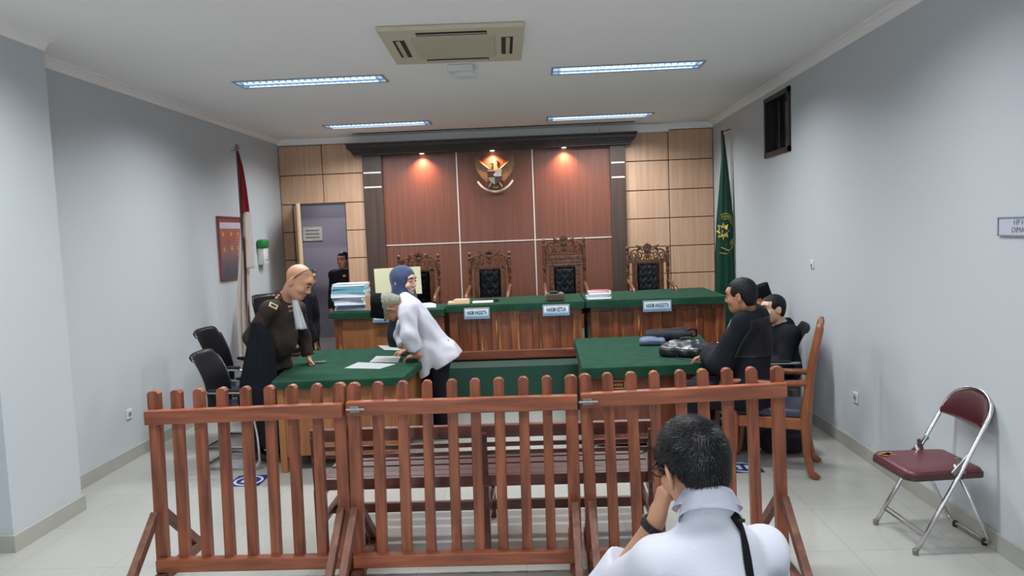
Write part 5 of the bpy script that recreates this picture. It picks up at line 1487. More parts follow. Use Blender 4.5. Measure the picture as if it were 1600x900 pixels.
# files on the clerk's desk
p = W(549, 474, Y=8.12); ZD = 1.087
fx = [(0, .04, .27, .035, M_paper, -.06), (0, .0, .26, .03, mat('navy binder', srgb(60, 70, 110), .5), .08), (.01, 0, .28, .045, M_paper, .02), (-.01, .0, .27, .04, mat('slate folder', srgb(120, 132, 160), .6), -.08),
      (-.012, 0, .30, .045, M_paper, .05), (-.005, 0, .29, .05, M_bluebook, -.03), (-.01, 0, .29, .03, M_bluebook, .06), (0.0, .0, .28, .028, M_paper, .0)]
fl_lab = ['white bundle at the very bottom of the file stack', 'navy binder low in the file stack', 'thick white bundle in the lower half of the file stack', 'slate grey folder in the middle of the file stack',
          'white bundle under the teal folders of the file stack', 'lower teal folder in the file stack', 'upper teal folder near the top of the file stack', 'tilted white papers topmost on the file stack']
z = ZD
for (dx, dy, wd, hh, m_, rz), lab in zip(fx, fl_lab):
    t = thing('file_folder', lab, 'file folder', (p.x+dx-.02, 8.25+dy, z), rz, 'files stacked on the clerk\'s desk')
    bm = new(); box(bm, (0, 0, hh*.5), (wd*1.28, .26, hh*.86), bev=.003, seg=1); obj('page_block', bm, M_paper, t)
    bm = new(); box(bm, (0, 0, hh*.96), (wd*1.30, .27, hh*.08)); box(bm, (0, 0, hh*.04), (wd*1.30, .27, hh*.08)); box(bm, (-wd*.65, 0, hh*.5), (.004, .27, hh))
    if m_ is not M_paper: box(bm, (0, -.134, hh*.5), (wd*1.2, .004, hh*.7))
    obj('cover', bm, m_, t); z += hh
bm = new(); bmc = W(582, 455, Y=8.2)
tag(flatbox('brown_envelope', 'brown envelope leaning at the right side of the file stack', 'envelope', (bmc.x-.03, 8.1, ZD), (.06, .02, .17), 0, mat('kraft paper', srgb(176, 138, 104), .8)))
# monitor with cream back
a, b_ = W(587, 462, Y=8.45), W(657, 417, Y=8.45)
mo = thing('computer_monitor', 'cream board-like back of a screen on the clerk\'s desk behind the woman', 'monitor', ((a.x+b_.x)/2, 8.45, ZD))
bm = new(); box(bm, ((a.x+b_.x)/2, 8.45, (a.z+b_.z)/2), (b_.x-a.x, .02, b_.z-a.z), Matrix.Rotation(-.02, 3, 'Y'), .003); obj('back_cover', bm, M_cream, mo, local=False)
bm = new(); box(bm, ((a.x+b_.x)/2, 8.465, (a.z+b_.z)/2), (b_.x-a.x-.01, .02, b_.z-a.z-.01), None, .003); obj('screen', bm, M_black, mo, local=False)
bm = new(); box(bm, ((a.x+b_.x)/2, 8.47, (ZD+a.z)/2+.02), (.06, .03, a.z-ZD+.06)); box(bm, ((a.x+b_.x)/2, 8.47, ZD+.008), (.26, .18, .014), bev=.004); obj('stand', bm, M_black, mo, local=False)
# papers right of the woman
p = W(675, 470, Z=ZD+.01)
for k in range(3):
    flatbox('document_bundle', ['lowest', 'middle', 'top'][k]+' bundle of the papers at the right end of the clerk\'s desk', 'papers', (p.x-.01*k, 8.22+.01*k, ZD+.013*k), (.27, .20, .012), .25+.12*k, M_paper, group='papers at the right of the clerk\'s desk')
# judges' desk
ZJ = DT+.004
p = W(716, 469, Y=8.1)
flatbox('manila_folder', 'cream folder at the left end of the judges\' desk, lower one', 'folder', (p.x, 8.16, ZJ), (.24, .20, .025), .08, mat('manila card', srgb(206, 182, 146), .8), group='cream folders')
flatbox('manila_folder', 'smaller cream booklet lying on the cream folder of the judges\' desk', 'folder', (p.x+.03, 8.18, ZJ+.026), (.16, .14, .022), -.1, mat('manila card', srgb(206, 182, 146), .8), group='cream folders')
p = W(757, 464, Y=8.2)
flatbox('white_booklet', 'thin white booklet before the second judge chair', 'booklet', (p.x-.02, 8.20, ZJ), (.23, .15, .014), .04, M_paper)
flatbox('black_folder', 'flat black folder just behind the white booklet on the desk', 'folder', (p.x+.04, 8.36, ZJ), (.22, .14, .018), .02, M_black)
p = W(868, 461, Y=8.12)
bxx = thing('gavel_box', 'dark brown box with small items on it before the tallest chair', 'box', (p.x, 8.14, ZJ+.004))
bm = new(); box(bm, (0, 0, .034), (.195, .15, .068), bev=.004); obj('body', bm, mat('dark brown box', srgb(72, 58, 50), .5), bxx)
bm = new(); tube(bm, [(-.06, -.01, .088), (.02, .0, .088)], .018, 10); tube(bm, [(-.02, 0, .085), (.08, .03, .082)], .006, 8); obj('gavel', bm, M_black, bxx)
bm = new(); box(bm, (.06, -.03, .076), (.045, .05, .014), bev=.003); box(bm, (-.075, .02, .075), (.03, .06, .012), bev=.003); obj('small_items', bm, M_dull, bxx)
p = W(935, 457, Y=8.12)
for k, (w_, d_, h_, m_, rz, lab) in enumerate(((.26, .2, .036, M_paper, .05, 'lower thick white book of the pile right of the tallest chair'), (.25, .19, .014, M_black, -.06, 'black ledger between the two white books right of the tallest chair'),
        (.24, .18, .034, M_paper, .03, 'upper thick white book of the pile right of the tallest chair'), (.20, .15, .010, mat('red card', srgb(176, 60, 72), .6), -.22, 'red folder topmost on the book pile of the judges\' desk'))):
    t = thing('case_book', lab, 'book', (p.x+.006*k, 8.16, ZJ+.004+sum((.036, .014, .034)[:k])), rz, 'pile of case books on the judges\' desk')
    bm = new(); box(bm, (0, 0, h_/2), (w_*.97, d_*.96, h_*.8)); obj('page_block', bm, M_paper, t)
    bm = new(); box(bm, (0, 0, h_*.94), (w_, d_, h_*.1)); box(bm, (0, 0, h_*.06), (w_, d_, h_*.1)); box(bm, (w_/2, 0, h_/2), (.004, d_, h_), None, .001); obj('cover', bm, m_, t)
# ---- bags
def blob(name, m_, parts, vox=.008, parent=None, label=None, cat=None, group=None, origin=None, wr=0, k=.03):
    o = sdf_mesh(name, m_, parts, vox, k, wr)
    return o
# ------------------------------------------------------------------ bags
def Wv(*a, **k): return A(W(*a, **k))
# black leather bag on the right table
c = Wv(1066, 545, Z=TT+.06)
bg = thing('leather_handbag', 'shiny black leather bag lying on the near part of the right table', 'bag', (c[0], c[1], TT))
Rb = np.array(Matrix.Rotation(-.42, 3, 'Z'))
pr = [('bx', c+V3(0, 0, -.012), (.19, .125, .048), Rb, .04, .01, {}), ('ell', c+V3(.02, .02, .012), (.17, .11, .045), Rb, .04, {}), ('cone', c+Rb@V3(-.10, .05, .02), c+Rb@V3(.12, .07, .05), .035, .03, .04, {})]
soft('body', None, None, M_leather, pr, c-.26, c+.26, .006, (.0042, 50, 1), zcut=TT+.001, root=bg)
bm = new(); tube(bm, [Vector(c+Rb@V3(*q)) for q in ((-.05, .03, .045), (-.02, .06, .085), (.06, .07, .09), (.12, .04, .055))], .008, 8); tube(bm, [Vector(c+Rb@V3(*q)) for q in ((.12, -.05, .01), (.22, -.10, -.045), (.14, -.20, -.057), (.0, -.17, -.057), (-.02, -.12, -.03))], .006, 8); obj('strap', bm, M_black, bg, smooth=True, local=False)
bm = new(); tube(bm, [Vector(c+Rb@V3(*q)) for q in ((-.15, -.03, .035), (-.04, -.03, .058), (.14, -.02, .045))], .003, 6); obj('zip', bm, M_dull, bg, smooth=True, local=False)
# blue grey pouch
c = Wv(1019, 532, Z=TT+.04)
pc = thing('fabric_pouch', 'blue grey rounded pouch on the right table left of the black bags', 'pouch', (c[0], c[1], TT))
Rb2 = np.array(Matrix.Rotation(-.10, 3, 'Z'))
soft('body', None, None, mat('blue grey fabric', srgb(84, 98, 128), .6, bump=.1), [('bx', c+V3(0, 0, -.008), (.125, .085, .030), Rb2, .028, .01, {}), ('ell', c+V3(-.03, 0, .008), (.09, .07, .034), Rb2, .02, {})], c-.2, c+.2, .005, (.0015, 40, 1), zcut=TT+.001, root=pc)
bm = new(); tube(bm, [Vector(c+Rb2@V3(*q)) for q in ((-.11, -.06, .0), (-.03, -.085, .002), (.06, -.085, .0), (.115, -.05, -.002))], .003, 6); obj('zip', bm, M_black, pc, local=False)
# black bag behind
c = Wv(1046, 521, Z=TT+.06); c = c+V3(0, -.04, 0)
b3 = thing('shoulder_bag', 'long flat black bag at the far side of the right table', 'bag', (c[0], c[1], TT))
soft('body', None, None, M_blackfab, [('bx', c+V3(-.02, 0, -.012), (.23, .10, .045), Rb2, .035, .01, {}), ('cone', c+V3(-.18, 0, .02), c+V3(.15, .02, .03), .025, .03, .04, {})], c-.33, c+.33, .007, (.004, 40, 2), zcut=TT+.001, root=b3)
bm = new(); tube(bm, [Vector(c+V3(*q)) for q in ((.13, -.04, .02), (.20, -.05, .055), (.25, -.03, .04), (.26, 0, -.02), (.20, .0, -.04))], .012, 8); obj('handle', bm, M_blackfab, b3, smooth=True, local=False)
# backpack under the armchair
c = Wv(1226, 692, Y=6.05); c[2] = .13
bp = thing('backpack', 'black backpack lying on the floor under the wooden armchair', 'backpack', (c[0], c[1], 0))
soft('body', None, None, M_blackfab, [('bx', c, (.19, .12, .115), None, .07, .01, {}), ('ell', c+V3(-.10, -.02, -.03), (.13, .12, .09), None, .05, {}), ('bx', c+V3(.03, -.10, -.03), (.12, .04, .07), None, .03, .02, {})], c-.34, c+.34, .009, (.003, 35, 1), zcut=.002, root=bp)
bm = new(); tube(bm, [Vector(c+V3(*q)) for q in ((-.05, 0, .10), (-.04, 0, .15), (.02, 0, .155), (.05, 0, .11))], .010, 8); tube(bm, [Vector(c+V3(*q)) for q in ((-.10, -.03, .09), (-.05, -.06, .135), (.0, -.08, .10))], .010, 8); obj('handle', bm, M_blackfab, bp, smooth=True, local=False)
c = Wv(1160, 690, Y=6.15); c[2] = .14
soft('tote_bag', 'dark brown soft bag standing on the floor behind the right fence pickets', 'bag', mat('dark brown fabric', srgb(52, 44, 42), .8), [('bx', c, (.09, .08, .15), None, .05, .01, {}), ('cone', c+V3(0, 0, .1), c+V3(.05, 0, .19), .05, .03, .04, {})], c-.3, c+.3, .008, (.006, 35, 1), zcut=.002)

# ------------------------------------------------------------------ people
def P_(px, py, Y): return Wv(px, py, Y=Y)
def at_z(p, z): q = A(p).copy(); q[2] = z; return q
# 1. bald officer leaning over the left table
nk = P_(447, 467, 6.30)
J1 = dict(pelvis=P_(420, 562, 6.35), neck=nk, head=P_(467, 441, 6.22), shl=P_(464, 484, 6.50), shr=P_(420, 484, 6.12),
          ell=P_(474, 528, 6.62), elr=P_(392, 528, 6.12), wrl=P_(482, 557, 6.60), wrr=P_(402, 562, 6.16),
          knl=P_(420, 650, 6.45), knr=P_(405, 652, 6.30), anl=at_z(P_(425, 725, 6.48), .09), anr=at_z(P_(402, 735, 6.25), .09))
J1['knl'] = (J1['pelvis']+J1['anl'])/2+V3(.05, .03, 0); J1['knr'] = (J1['pelvis']+J1['anr'])/2+V3(.03, -.05, 0)
r1, Lh, R1, J1, Rt1, top1 = person('bald man in dark brown uniform with gold shoulder marks bowing over the left table', J1,
    dict(s=1.08, hs=1.12, skin=M_skin, face=(.80, -.16, -.52), hup=(.50, .0, .86), hair='bald', belly=.035, toe=(.8, -.5, 0), hiplat=(-.42, -.90, 0) and (-.45, -.89, 0),
         hdl=((.35, -.3, -.9), (1, 0, -.1), 1, (.2, .3, .3)),
         hdr=((.5, -.2, -.8), (1, .3, 0), -1, (.6, .8, .6)),
         top=dict(mat=M_uniform, g=.014, sleeve=.93, wr=.004, wf=36, name='uniform_jacket', hem=(0, 0, -.03), cuts=[(J1['pelvis']-V3(0, 0, .09), (0, 0, -1))]), bottom=mat('dark uniform trousers', srgb(44, 37, 36), .85)), (J1['pelvis'][0], J1['pelvis'][1], 0))
def surf(top, p, d, off=.002):
    """point on a garment surface hit from p along d"""
    M4 = mw(top); inv = M4.inverted(); a = inv @ Vector(p); b_ = inv.to_3x3() @ Vector(d); ok, loc, n, i = top.ray_cast(a, b_.normalized())
    if not ok: return None, None
    return M4 @ loc, (M4.to_3x3() @ n).normalized()
def patch(name, px, py, top, w, h, m_, root, ang=0, t=.004, bulge=0):
    d = (W(px, py, Y=7)-EYE).normalized(); loc, n = surf(top, EYE, d)
    if loc is None: return
    u = Vector((0, 0, 1)).cross(n).normalized(); v = n.cross(u); R3 = Matrix((u, v, n)).transposed() @ Matrix.Rotation(ang, 3, 'Z')
    bm = new(); box(bm, loc+n*t*.4, (w, h, t), R3, min(w, h, t)*.3, 1); return obj(name, bm, m_, root, local=False)
ep = patch('shoulder_board', 436, 462, top1, .045, .11, M_uniform, r1, .5, .012)
for k, (x, y) in enumerate(((433, 467), (436, 463), (439, 459), (441, 456))): patch('gold_mark', x, y, top1, .024, .016, M_goldtrim, r1, .5, .022)
patch('sleeve_badge', 427, 478, top1, .075, .045, mat('cream embroidery', srgb(196, 178, 140), .7), r1, -.6, .008)
patch('sleeve_badge', 427, 478, top1, .05, .022, M_uniform, r1, -.6, .011)
patch('name_badge', 454, 478.5, top1, .055, .016, mat('pink badge', srgb(206, 130, 120), .5), r1, .1, .008)
patch('name_badge', 455, 485.5, top1, .06, .02, mat('grey badge', srgb(92, 92, 92), .5), r1, .1, .008)
# white jabot hanging from the collar and sunglasses pushed up on the head
bm = new(); a = P_(461, 470, 6.12)
def jb(u, v):
    q0, q1 = P_(461, 468, 6.06), P_(472, 514, 6.03)
    c_ = q0*(1-v)+q1*v; w = .05+.05*v
    return Vector(c_+V3((u-.5)*w, .02*math.sin(u*PI*3)*(.4+v)-.01, -.01*abs(u-.5)*v))
sheet(bm, jb, 12, 14, .006); obj('white_jabot', bm, mat('white jabot cloth', srgb(226, 228, 232), .8), r1, smooth=True, local=False)
bm = new(); tube(bm, [Vector(Lh(x, y, z)) for x, y, z in ((-.086, -.015, .01), (-.088, .0, .05), (-.076, .02, .095), (-.045, .035, .122), (0, .04, .130), (.045, .035, .122), (.076, .02, .095), (.088, .0, .05), (.086, -.015, .01))], .004, 6)
for q in (-1, 1): lathe(bm, [(.0, 0), (.024, 0), (.024, .003), (0, .004)], Vector(Lh(q*.034, .048, .122)), 14, Matrix(np.stack([R1[:, 0], R1[:, 1], R1[:, 2]], 1).tolist()))
obj('sunglasses', bm, M_black, r1, smooth=True, local=False)
bm = new(); tube(bm, [Vector(J1['neck']+Rt1@V3(.062*math.cos(a), .058*math.sin(a), .012)) for a in np.linspace(.3, PI*2-.3+.0, 20)], .008, 6); obj('shirt_collar', bm, M_whitecloth, r1, smooth=True, local=False)
# the black robe over his arm
rb_rows = [zx(386, 404, 505, 6.0), zx(383, 418, 525, 6.0), zx(378, 422, 555, 6.0), zx(372, 424, 590, 6.0), zx(368, 428, 625, 6.0), zx(376, 436, 660, 6.0), zx(388, 440, 700, 6.0)]
bm = new()
def robe(u, v):
    t = v*(len(rb_rows)-1); i = min(int(t), len(rb_rows)-2); f_ = t-i
    z = rb_rows[i][0]*(1-f_)+rb_rows[i+1][0]*f_; a = rb_rows[i][1]*(1-f_)+rb_rows[i+1][1]*f_; b_ = rb_rows[i][2]*(1-f_)+rb_rows[i+1][2]*f_
    a_ = u*2*PI; cx, hw_ = (a+b_)/2, (b_-a)/2
    rr = 1+.07*math.sin(a_*5+v*3)+.05*math.sin(a_*9+1)
    return Vector((cx+hw_*math.cos(a_)*rr, 6.08+(.05+.05*v)*math.sin(a_)*rr, z))
sheet(bm, robe, 60, 30, 0); bmesh.ops.remove_doubles(bm, verts=bm.verts, dist=1e-4); bmesh.ops.holes_fill(bm, edges=[e for e in bm.edges if e.is_boundary])
tag(obj('folded_robe', bm, M_robe, smooth=True), 'black robe hanging over the bald officer\'s arm beside the left table', 'robe')

# 2. bending man in white shirt
J6 = dict(pelvis=P_(690, 548, 6.78), neck=P_(634, 472, 6.72), head=P_(611, 481, 6.70), shl=P_(638, 486, 6.52), shr=P_(640, 483, 6.90),
          ell=P_(640, 524, 6.42), elr=P_(628, 524, 7.02), wrl=P_(652, 556, 6.50), wrr=P_(634, 553, 6.92),
          anl=at_z(P_(698, 690, 6.72), .09), anr=at_z(P_(684, 690, 6.9), .09))
J6['knl'] = V3(J6['anl'][0]-.03, 6.72, .50); J6['knr'] = V3(J6['anr'][0]-.03, 6.90, .50)
J6['wrl'][2] = max(J6['wrl'][2], TT+.05); J6['wrr'][2] = max(J6['wrr'][2], TT+.04)
r6, Lh6, R6, J6, Rt6, top6 = person('man in white shirt, black trousers and black cap bending over the left table to write', J6,
    dict(s=1.04, hs=1.12, skin=M_skin2, face=(-.10, .25, -1), hup=(-1, -.05, .12), hair='capgrey', toe=(-1, .1, 0), hiplat=(0.05, 1, 0),
         hdl=((-1, .25, -.12), (-.1, .1, -1), -1, (.5, .6, .4)), hdr=((-1, -.1, -.15), (0, 0, -1), 1, (.7, .8, .5)),
         top=dict(mat=M_shirt, g=.020, sleeve=.62, wide=.012, wr=.007, wf=34, hem=(.05, 0, -.05), name='shirt', vox=.008, extra=[(P_(664, 545, 6.62), P_(662, 585, 6.62), .07, .05, .05)], cuts=[(P_(680, 577, 6.75), (.48, 0, -.87))]), bottom=M_pants), (J6['pelvis'][0], J6['pelvis'][1], 0))
bm = new(); q = J6['wrl']+nrm(V3(-1, .25, -.12))*.10; a = Vector(q)+Vector((0, -.01, .0)); tube(bm, [a+Vector((-.02, 0, -.03)), a+Vector((.005, .02, .105))], .0045, 8)
tag(obj('writing_pen', bm, M_black), 'black pen upright in the bending man\'s hand', 'pen')
bm = new(); q = J6['wrl']; dr = nrm(J6['wrl']-J6['ell']); 
# 3. woman in navy headscarf
J4 = dict(pelvis=P_(622, 560, 7.62), neck=P_(628, 466, 7.64), head=P_(632, 441, 7.62), shl=P_(618, 480, 7.80), shr=P_(632, 482, 7.46),
          ell=P_(620, 520, 7.84), elr=P_(628, 522, 7.42), wrl=P_(634, 545, 7.70), wrr=P_(640, 545, 7.52))
J4['pelvis'][0] = J4['neck'][0]-.02; J4['pelvis'][2] = .88
for q, dy in (('l', .09), ('r', -.09)):
    J4['an'+q] = V3(J4['pelvis'][0], 7.62+dy, .09); J4['kn'+q] = V3(J4['pelvis'][0]+.02, 7.62+dy, .48)
person('woman in navy headscarf and black robe standing before the clerk\'s desk, looking right', J4,
    dict(s=1.05, hs=1.18, skin=M_skin3, face=(.90, -.42, -.04), hup=(0, 0, 1), hair='hijab', toe=(1, -.2, 0), hiplat=(.0, -1, 0),
         top=dict(mat=M_robe, g=.018, sleeve=.95, skirt=.9, wr=.003, name='robe', ncut=False), bottom=M_pants), (J4['pelvis'][0], 7.62, 0))
# 4. man in the doorway
def standing(px, py, Y, face, label, spec, headz=None, lat=None):
    h = P_(px, py, Y); f = nrm(V3(*face)*V3(1, 1, 0)); rt_ = np.cross(f, V3(0, 0, 1)); s = spec['s']; k = h[2]/(1.57*s)
    J = dict(head=h, neck=h+V3(0, 0, -.155*s)-f*.015, pelvis=V3(h[0], h[1], .93*s*k)-f*.02)
    for q, sg_ in (('l', -1), ('r', 1)):
        J['sh'+q] = J['neck']+rt_*sg_*.175*s+V3(0, 0, -.055*s); J['el'+q] = J['sh'+q]+rt_*sg_*.04+V3(0, 0, -.29*s)-f*.02; J['wr'+q] = J['el'+q]+f*.10+V3(0, 0, -.22*s)-rt_*sg_*.01
        J['kn'+q] = V3(h[0], h[1], .50*s*k)+rt_*sg_*.09+f*.01; J['an'+q] = V3(h[0], h[1], .09)+rt_*sg_*.10-f*.02
    sp = dict(face=face, hup=(0, 0, 1), toe=tuple(f), hiplat=rt_, hdl=((.0, 0, -1), f, 1, (.3, .4, .3)), hdr=((0, 0, -1), f, -1, (.3, .4, .3))); sp.update(spec)
    return person(label, J, sp, (h[0], h[1], 0))
r3, *_r, top3 = standing(536, 407, 11.15, (-.25, -1, -.05), 'man in black jacket standing in the hallway, half hidden by the doorway edge', dict(s=1.03, skin=M_skin2, vox=.011, top=dict(mat=M_robe, g=.02, sleeve=.95, wr=.003, name='jacket', hem=(0, 0, -.04)), bottom=M_pants))
patch('chest_badge', 538, 431, top3, .045, .03, M_goldtrim, r3, 0, .01)
standing(479, 434, 8.35, (.92, .25, -.3), 'person in black robe standing hidden behind the bald officer', dict(s=1.0, skin=M_skin2, vox=.011, top=dict(mat=M_robe, g=.022, sleeve=.95, skirt=.85, wr=.003, name='robe'), bottom=M_pants))

# 5. seated lawyers on the right
def seated(hd_, face, hup, neck, pel, sl, sr, el_, er_, wl, wr_, kl, kr, al, ar, label, spec):
    J = dict(head=hd_, neck=neck, pelvis=pel, shl=sl, shr=sr, ell=el_, elr=er_, wrl=wl, wrr=wr_, knl=kl, knr=kr, anl=al, anr=ar)
    sp = dict(face=face, hup=hup); sp.update(spec); return person(label, J, sp, (pel[0], pel[1], 0))
f7 = nrm(V3(-.86, .50, 0)); l7 = np.cross(f7, V3(0, 0, 1))   # his right side
pel = P_(1178, 610, 5.62); pel[2] = .63
nk = P_(1173, 489, 5.66)
sl, sr = nk-l7*.19+V3(0, 0, -.055)-f7*.0, nk+l7*.19+V3(0, 0, -.05)
J = seated(P_(1157, 463, 5.62), (-.84, .54, -.10), (-.05, .02, 1), nk, pel, sl, sr,
    P_(1127, 566, 5.56), P_(1160, 560, 6.1), P_(1112, 556, 5.98), P_(1118, 552, 6.22),
    pel+f7*.44-l7*.11+V3(-.02, 0, -.07), pel+f7*.44+l7*.11+V3(0, 0, -.07),
    at_z(pel+f7*.46-l7*.12, .09), at_z(pel+f7*.50+l7*.12, .09),
    'lawyer in black robe nearest the fence, seated in the wooden armchair, hands on the table',
    dict(s=1.08, skin=M_skin2, hair='short', toe=tuple(f7), hiplat=l7, hdl=((-.85, .35, -.10), (0, 0, -1), -1, (.25, .5, .4)), hdr=((-.95, .1, -.1), (0, 0, -1), 1, (.3, .5, .4)),
         top=dict(mat=M_robe, g=.028, sleeve=.92, wide=.035, wr=.005, wf=30, skirt=.45, name='robe', vox=.009), bottom=M_pants))
r7, Lh7, R7, J7, Rt7, top7 = J
# pleated yoke panel at his back
bm = new(); ct = J7['neck']
def yoke(u, v):
    a = (u-.5)*1.0
    base_ = ct+l7*(a*.36-.09)-V3(0, 0, .02+.29*v)-f7*(.02)
    return Vector(base_)
g_ = [[None]*15 for _ in range(19)]
for i in range(19):
    for j in range(15):
        p0 = yoke(i/18, j/14)-Vector(f7)*.5
        loc, n = surf(top7, p0, Vector(f7))
        q = (loc-Vector(f7)*(.010+.004*math.sin(i*2.1))) if loc else None
        g_[i][j] = bm.verts.new(q) if q else None
fs = []
for i in range(18):
    for j in range(14):
        vv = (g_[i][j], g_[i+1][j], g_[i+1][j+1], g_[i][j+1])
        if all(vv): fs.append(bm.faces.new(vv))
bmesh.ops.solidify(bm, geom=fs, thickness=.01); bmesh.ops.delete(bm, geom=[v for v in bm.verts if not v.link_faces], context='VERTS')
obj('pleated_yoke', bm, mat('slate black satin', srgb(36, 40, 48), .5), r7, smooth=True, local=False)
# white jabot below the near lawyer's chin
bm = new(); q0 = P_(1146, 498, 5.85)
def jb2(u, v): c_ = q0+V3(-.02*v, .0, -.10*v); return Vector(c_+V3((u-.5)*(.04+.05*v), .012*math.sin(u*9), -.0))
sheet(bm, jb2, 10, 8, .006); obj('white_jabot', bm, MATS['white jabot cloth'], r7, smooth=True, local=False)
# lawyer in profile on the office chair
f8 = nrm(V3(-1, -.10, 0)); l8 = np.cross(f8, V3(0, 0, 1))
nk = P_(1222, 509, 6.78); pel = V3(nk[0]+.00, 6.76, .58)
seated(P_(1207, 483, 6.74), (-1, -.22, -.02), (-.05, 0, 1), nk, pel, nk-l8*.18-V3(0, 0, .06), nk+l8*.18-V3(0, 0, .06),
    nk-l8*.22-V3(.06, 0, .33), nk+l8*.22-V3(.06, 0, .33), nk-l8*.16-V3(.28, 0, .42), nk+l8*.16-V3(.28, 0, .42),
    pel+f8*.42-l8*.10, pel+f8*.42+l8*.10, at_z(pel+f8*.44-l8*.11, .09), at_z(pel+f8*.44+l8*.11, .09),
    'lawyer in black robe seen in profile, leaning back in a black office chair', dict(s=1.03, skin=M_skin3, hair='short', toe=tuple(f8), hiplat=l8,
         hdl=((-1, 0, -.1), (0, 0, -1), -1, (.2, .3, .3)), hdr=((-1, 0, -.1), (0, 0, -1), 1, (.2, .3, .3)),
         top=dict(mat=M_robe, g=.025, sleeve=.92, wide=.02, wr=.004, skirt=.5, name='robe'), bottom=M_pants))
# lawyer with velvet cap, between the two
nk = P_(1201, 497, 7.42); pel = V3(nk[0]+.02, 7.42, .58); f9 = f8; l9 = l8
seated(P_(1189, 470, 7.40), (-.97, -.1, -.28), (-.25, 0, 1), nk, pel, nk-l9*.18-V3(0, 0, .06), nk+l9*.18-V3(0, 0, .06),
    nk-l9*.22-V3(.08, 0, .30), nk+l9*.22-V3(.08, 0, .30), nk-l9*.14-V3(.30, 0, .40), nk+l9*.14-V3(.30, 0, .40),
    pel+f9*.42-l9*.10, pel+f9*.42+l9*.10, at_z(pel+f9*.44-l9*.11, .09), at_z(pel+f9*.44+l9*.11, .09),
    'lawyer in black robe and black cap, mostly hidden between the two other lawyers', dict(s=1.03, skin=M_skin2, hair='cap', toe=tuple(f9), hiplat=l9, vox=.011,
         top=dict(mat=M_robe, g=.025, sleeve=.92, wide=.02, wr=.004, skirt=.5, name='robe'), bottom=M_pants))

# 6. the man in the foreground, seen from behind
YF_ = 1.98
fF = nrm(V3(-.28, .96, 0)); lF = np.cross(fF, V3(0, 0, 1))
hF = P_(1083, 731, 2.00); HS = 1.04
nk = P_(1106, 796, 1.92); 
sl, sr = P_(1030, 882, 1.90), P_(1190, 864, 2.04)
pel = V3(nk[0]+.02, nk[1]-.03, hF[2]-.78)
Jf = dict(head=hF, neck=nk, pelvis=pel, shl=sl, shr=sr, ell=sl+V3(-.13, .22, -.20), elr=sr+V3(.06, .10, -.27), wrl=P_(1026, 812, 2.08), wrr=sr+V3(-.02, .34, -.33),
          knl=pel+fF*.44-lF*.12, knr=pel+fF*.44+lF*.12, anl=at_z(pel+fF*.46-lF*.12, .09), anr=at_z(pel+fF*.46+lF*.12, .09))
rf, Lf, RF, Jf, RtF, topF = person('man in white shirt in the foreground, seen from behind, resting his cheek on his hand', Jf,
    dict(s=1.0, hs=1.04, skin=M_skin, face=(-.36, .88, -.32), hup=(-.22, .28, .93), hair='none', toe=tuple(fF), hiplat=lF, vox=.008, hvox=.0035, fvox=.003,
         hdl=((.34, .12, 1), (.9, .2, -.1), 1, (.7, .8, .6)), thumbl=(.6, .6), hdr=((0, 1, -.2), (0, 0, -1), 1, (.3, .4, .4)),
         top=dict(mat=M_shirt2, g=.014, sleeve=.45, wide=.02, wr=.0035, wf=30, vox=.007, collar=.0, extra=[(nk-V3(0, 0, .10), sl*.5+nk*.5-V3(0, 0, .06), .05, .055, .04), (nk-V3(0, 0, .10), sr*.5+nk*.5-V3(0, 0, .03), .05, .055, .04)], name='shirt', seed=3, cuts=[]), bottom=M_pants), (pel[0], pel[1], 0))
c7 = copy_tree(oc); oplace(c7, pel[0]-fF[0]*.02, pel[1]-fF[1]*.02, math.degrees(math.atan2(fF[1], fF[0])), 'black office chair under the foreground man in the white shirt'); c7.scale = (1, 1, 1)
# collar band
bm = new()
def colf(u, v):
    a = .55+u*(2*PI-1.1)-PI/2; rr = .074+.004*v
    up = nrm(hF+RF@V3(0, -.03, -.06)-Jf['neck'])
    b0 = Jf['neck']+up*(-.012)
    R_c = frame3(nrm(fF-up*(fF@up)), up)
    q = b0+R_c@V3(rr*1.06*math.cos(a+PI), rr*math.sin(a+PI), 0)*1.0 if 0 else b0+R_c@V3(rr*1.08*math.cos(a+2*PI/2+0), -rr*math.sin(a)*-1*.98, .050*v-.006)
    return Vector(q)
def colf(u, v):
    a = PI/2+.5+u*(2*PI-1.0); up = nrm(hF+RF@V3(0, -.03, -.06)-Jf['neck']); R_c = frame3(nrm(fF-up*(fF@up)), up)
    rr = .080-.016*v
    return Vector(Jf['neck']+R_c@V3(rr*1.04*math.cos(a), rr*math.sin(a)-.004, .068*v-.030))
sheet(bm, colf, 36, 6, .005); obj('collar', bm, M_shirt2, rf, smooth=True, local=False)
bm = new()
def colf2(u, v):
    p0 = colf(u, 1); c_ = Vector(Jf['neck']); r_ = (p0-c_); r_.z = 0; r_.normalize()
    return p0+r_*(.005+.024*v)+Vector((0, 0, .002-.044*v))
sheet(bm, colf2, 36, 6, .004); obj('collar_fold', bm, M_shirt2, rf, smooth=True, local=False)
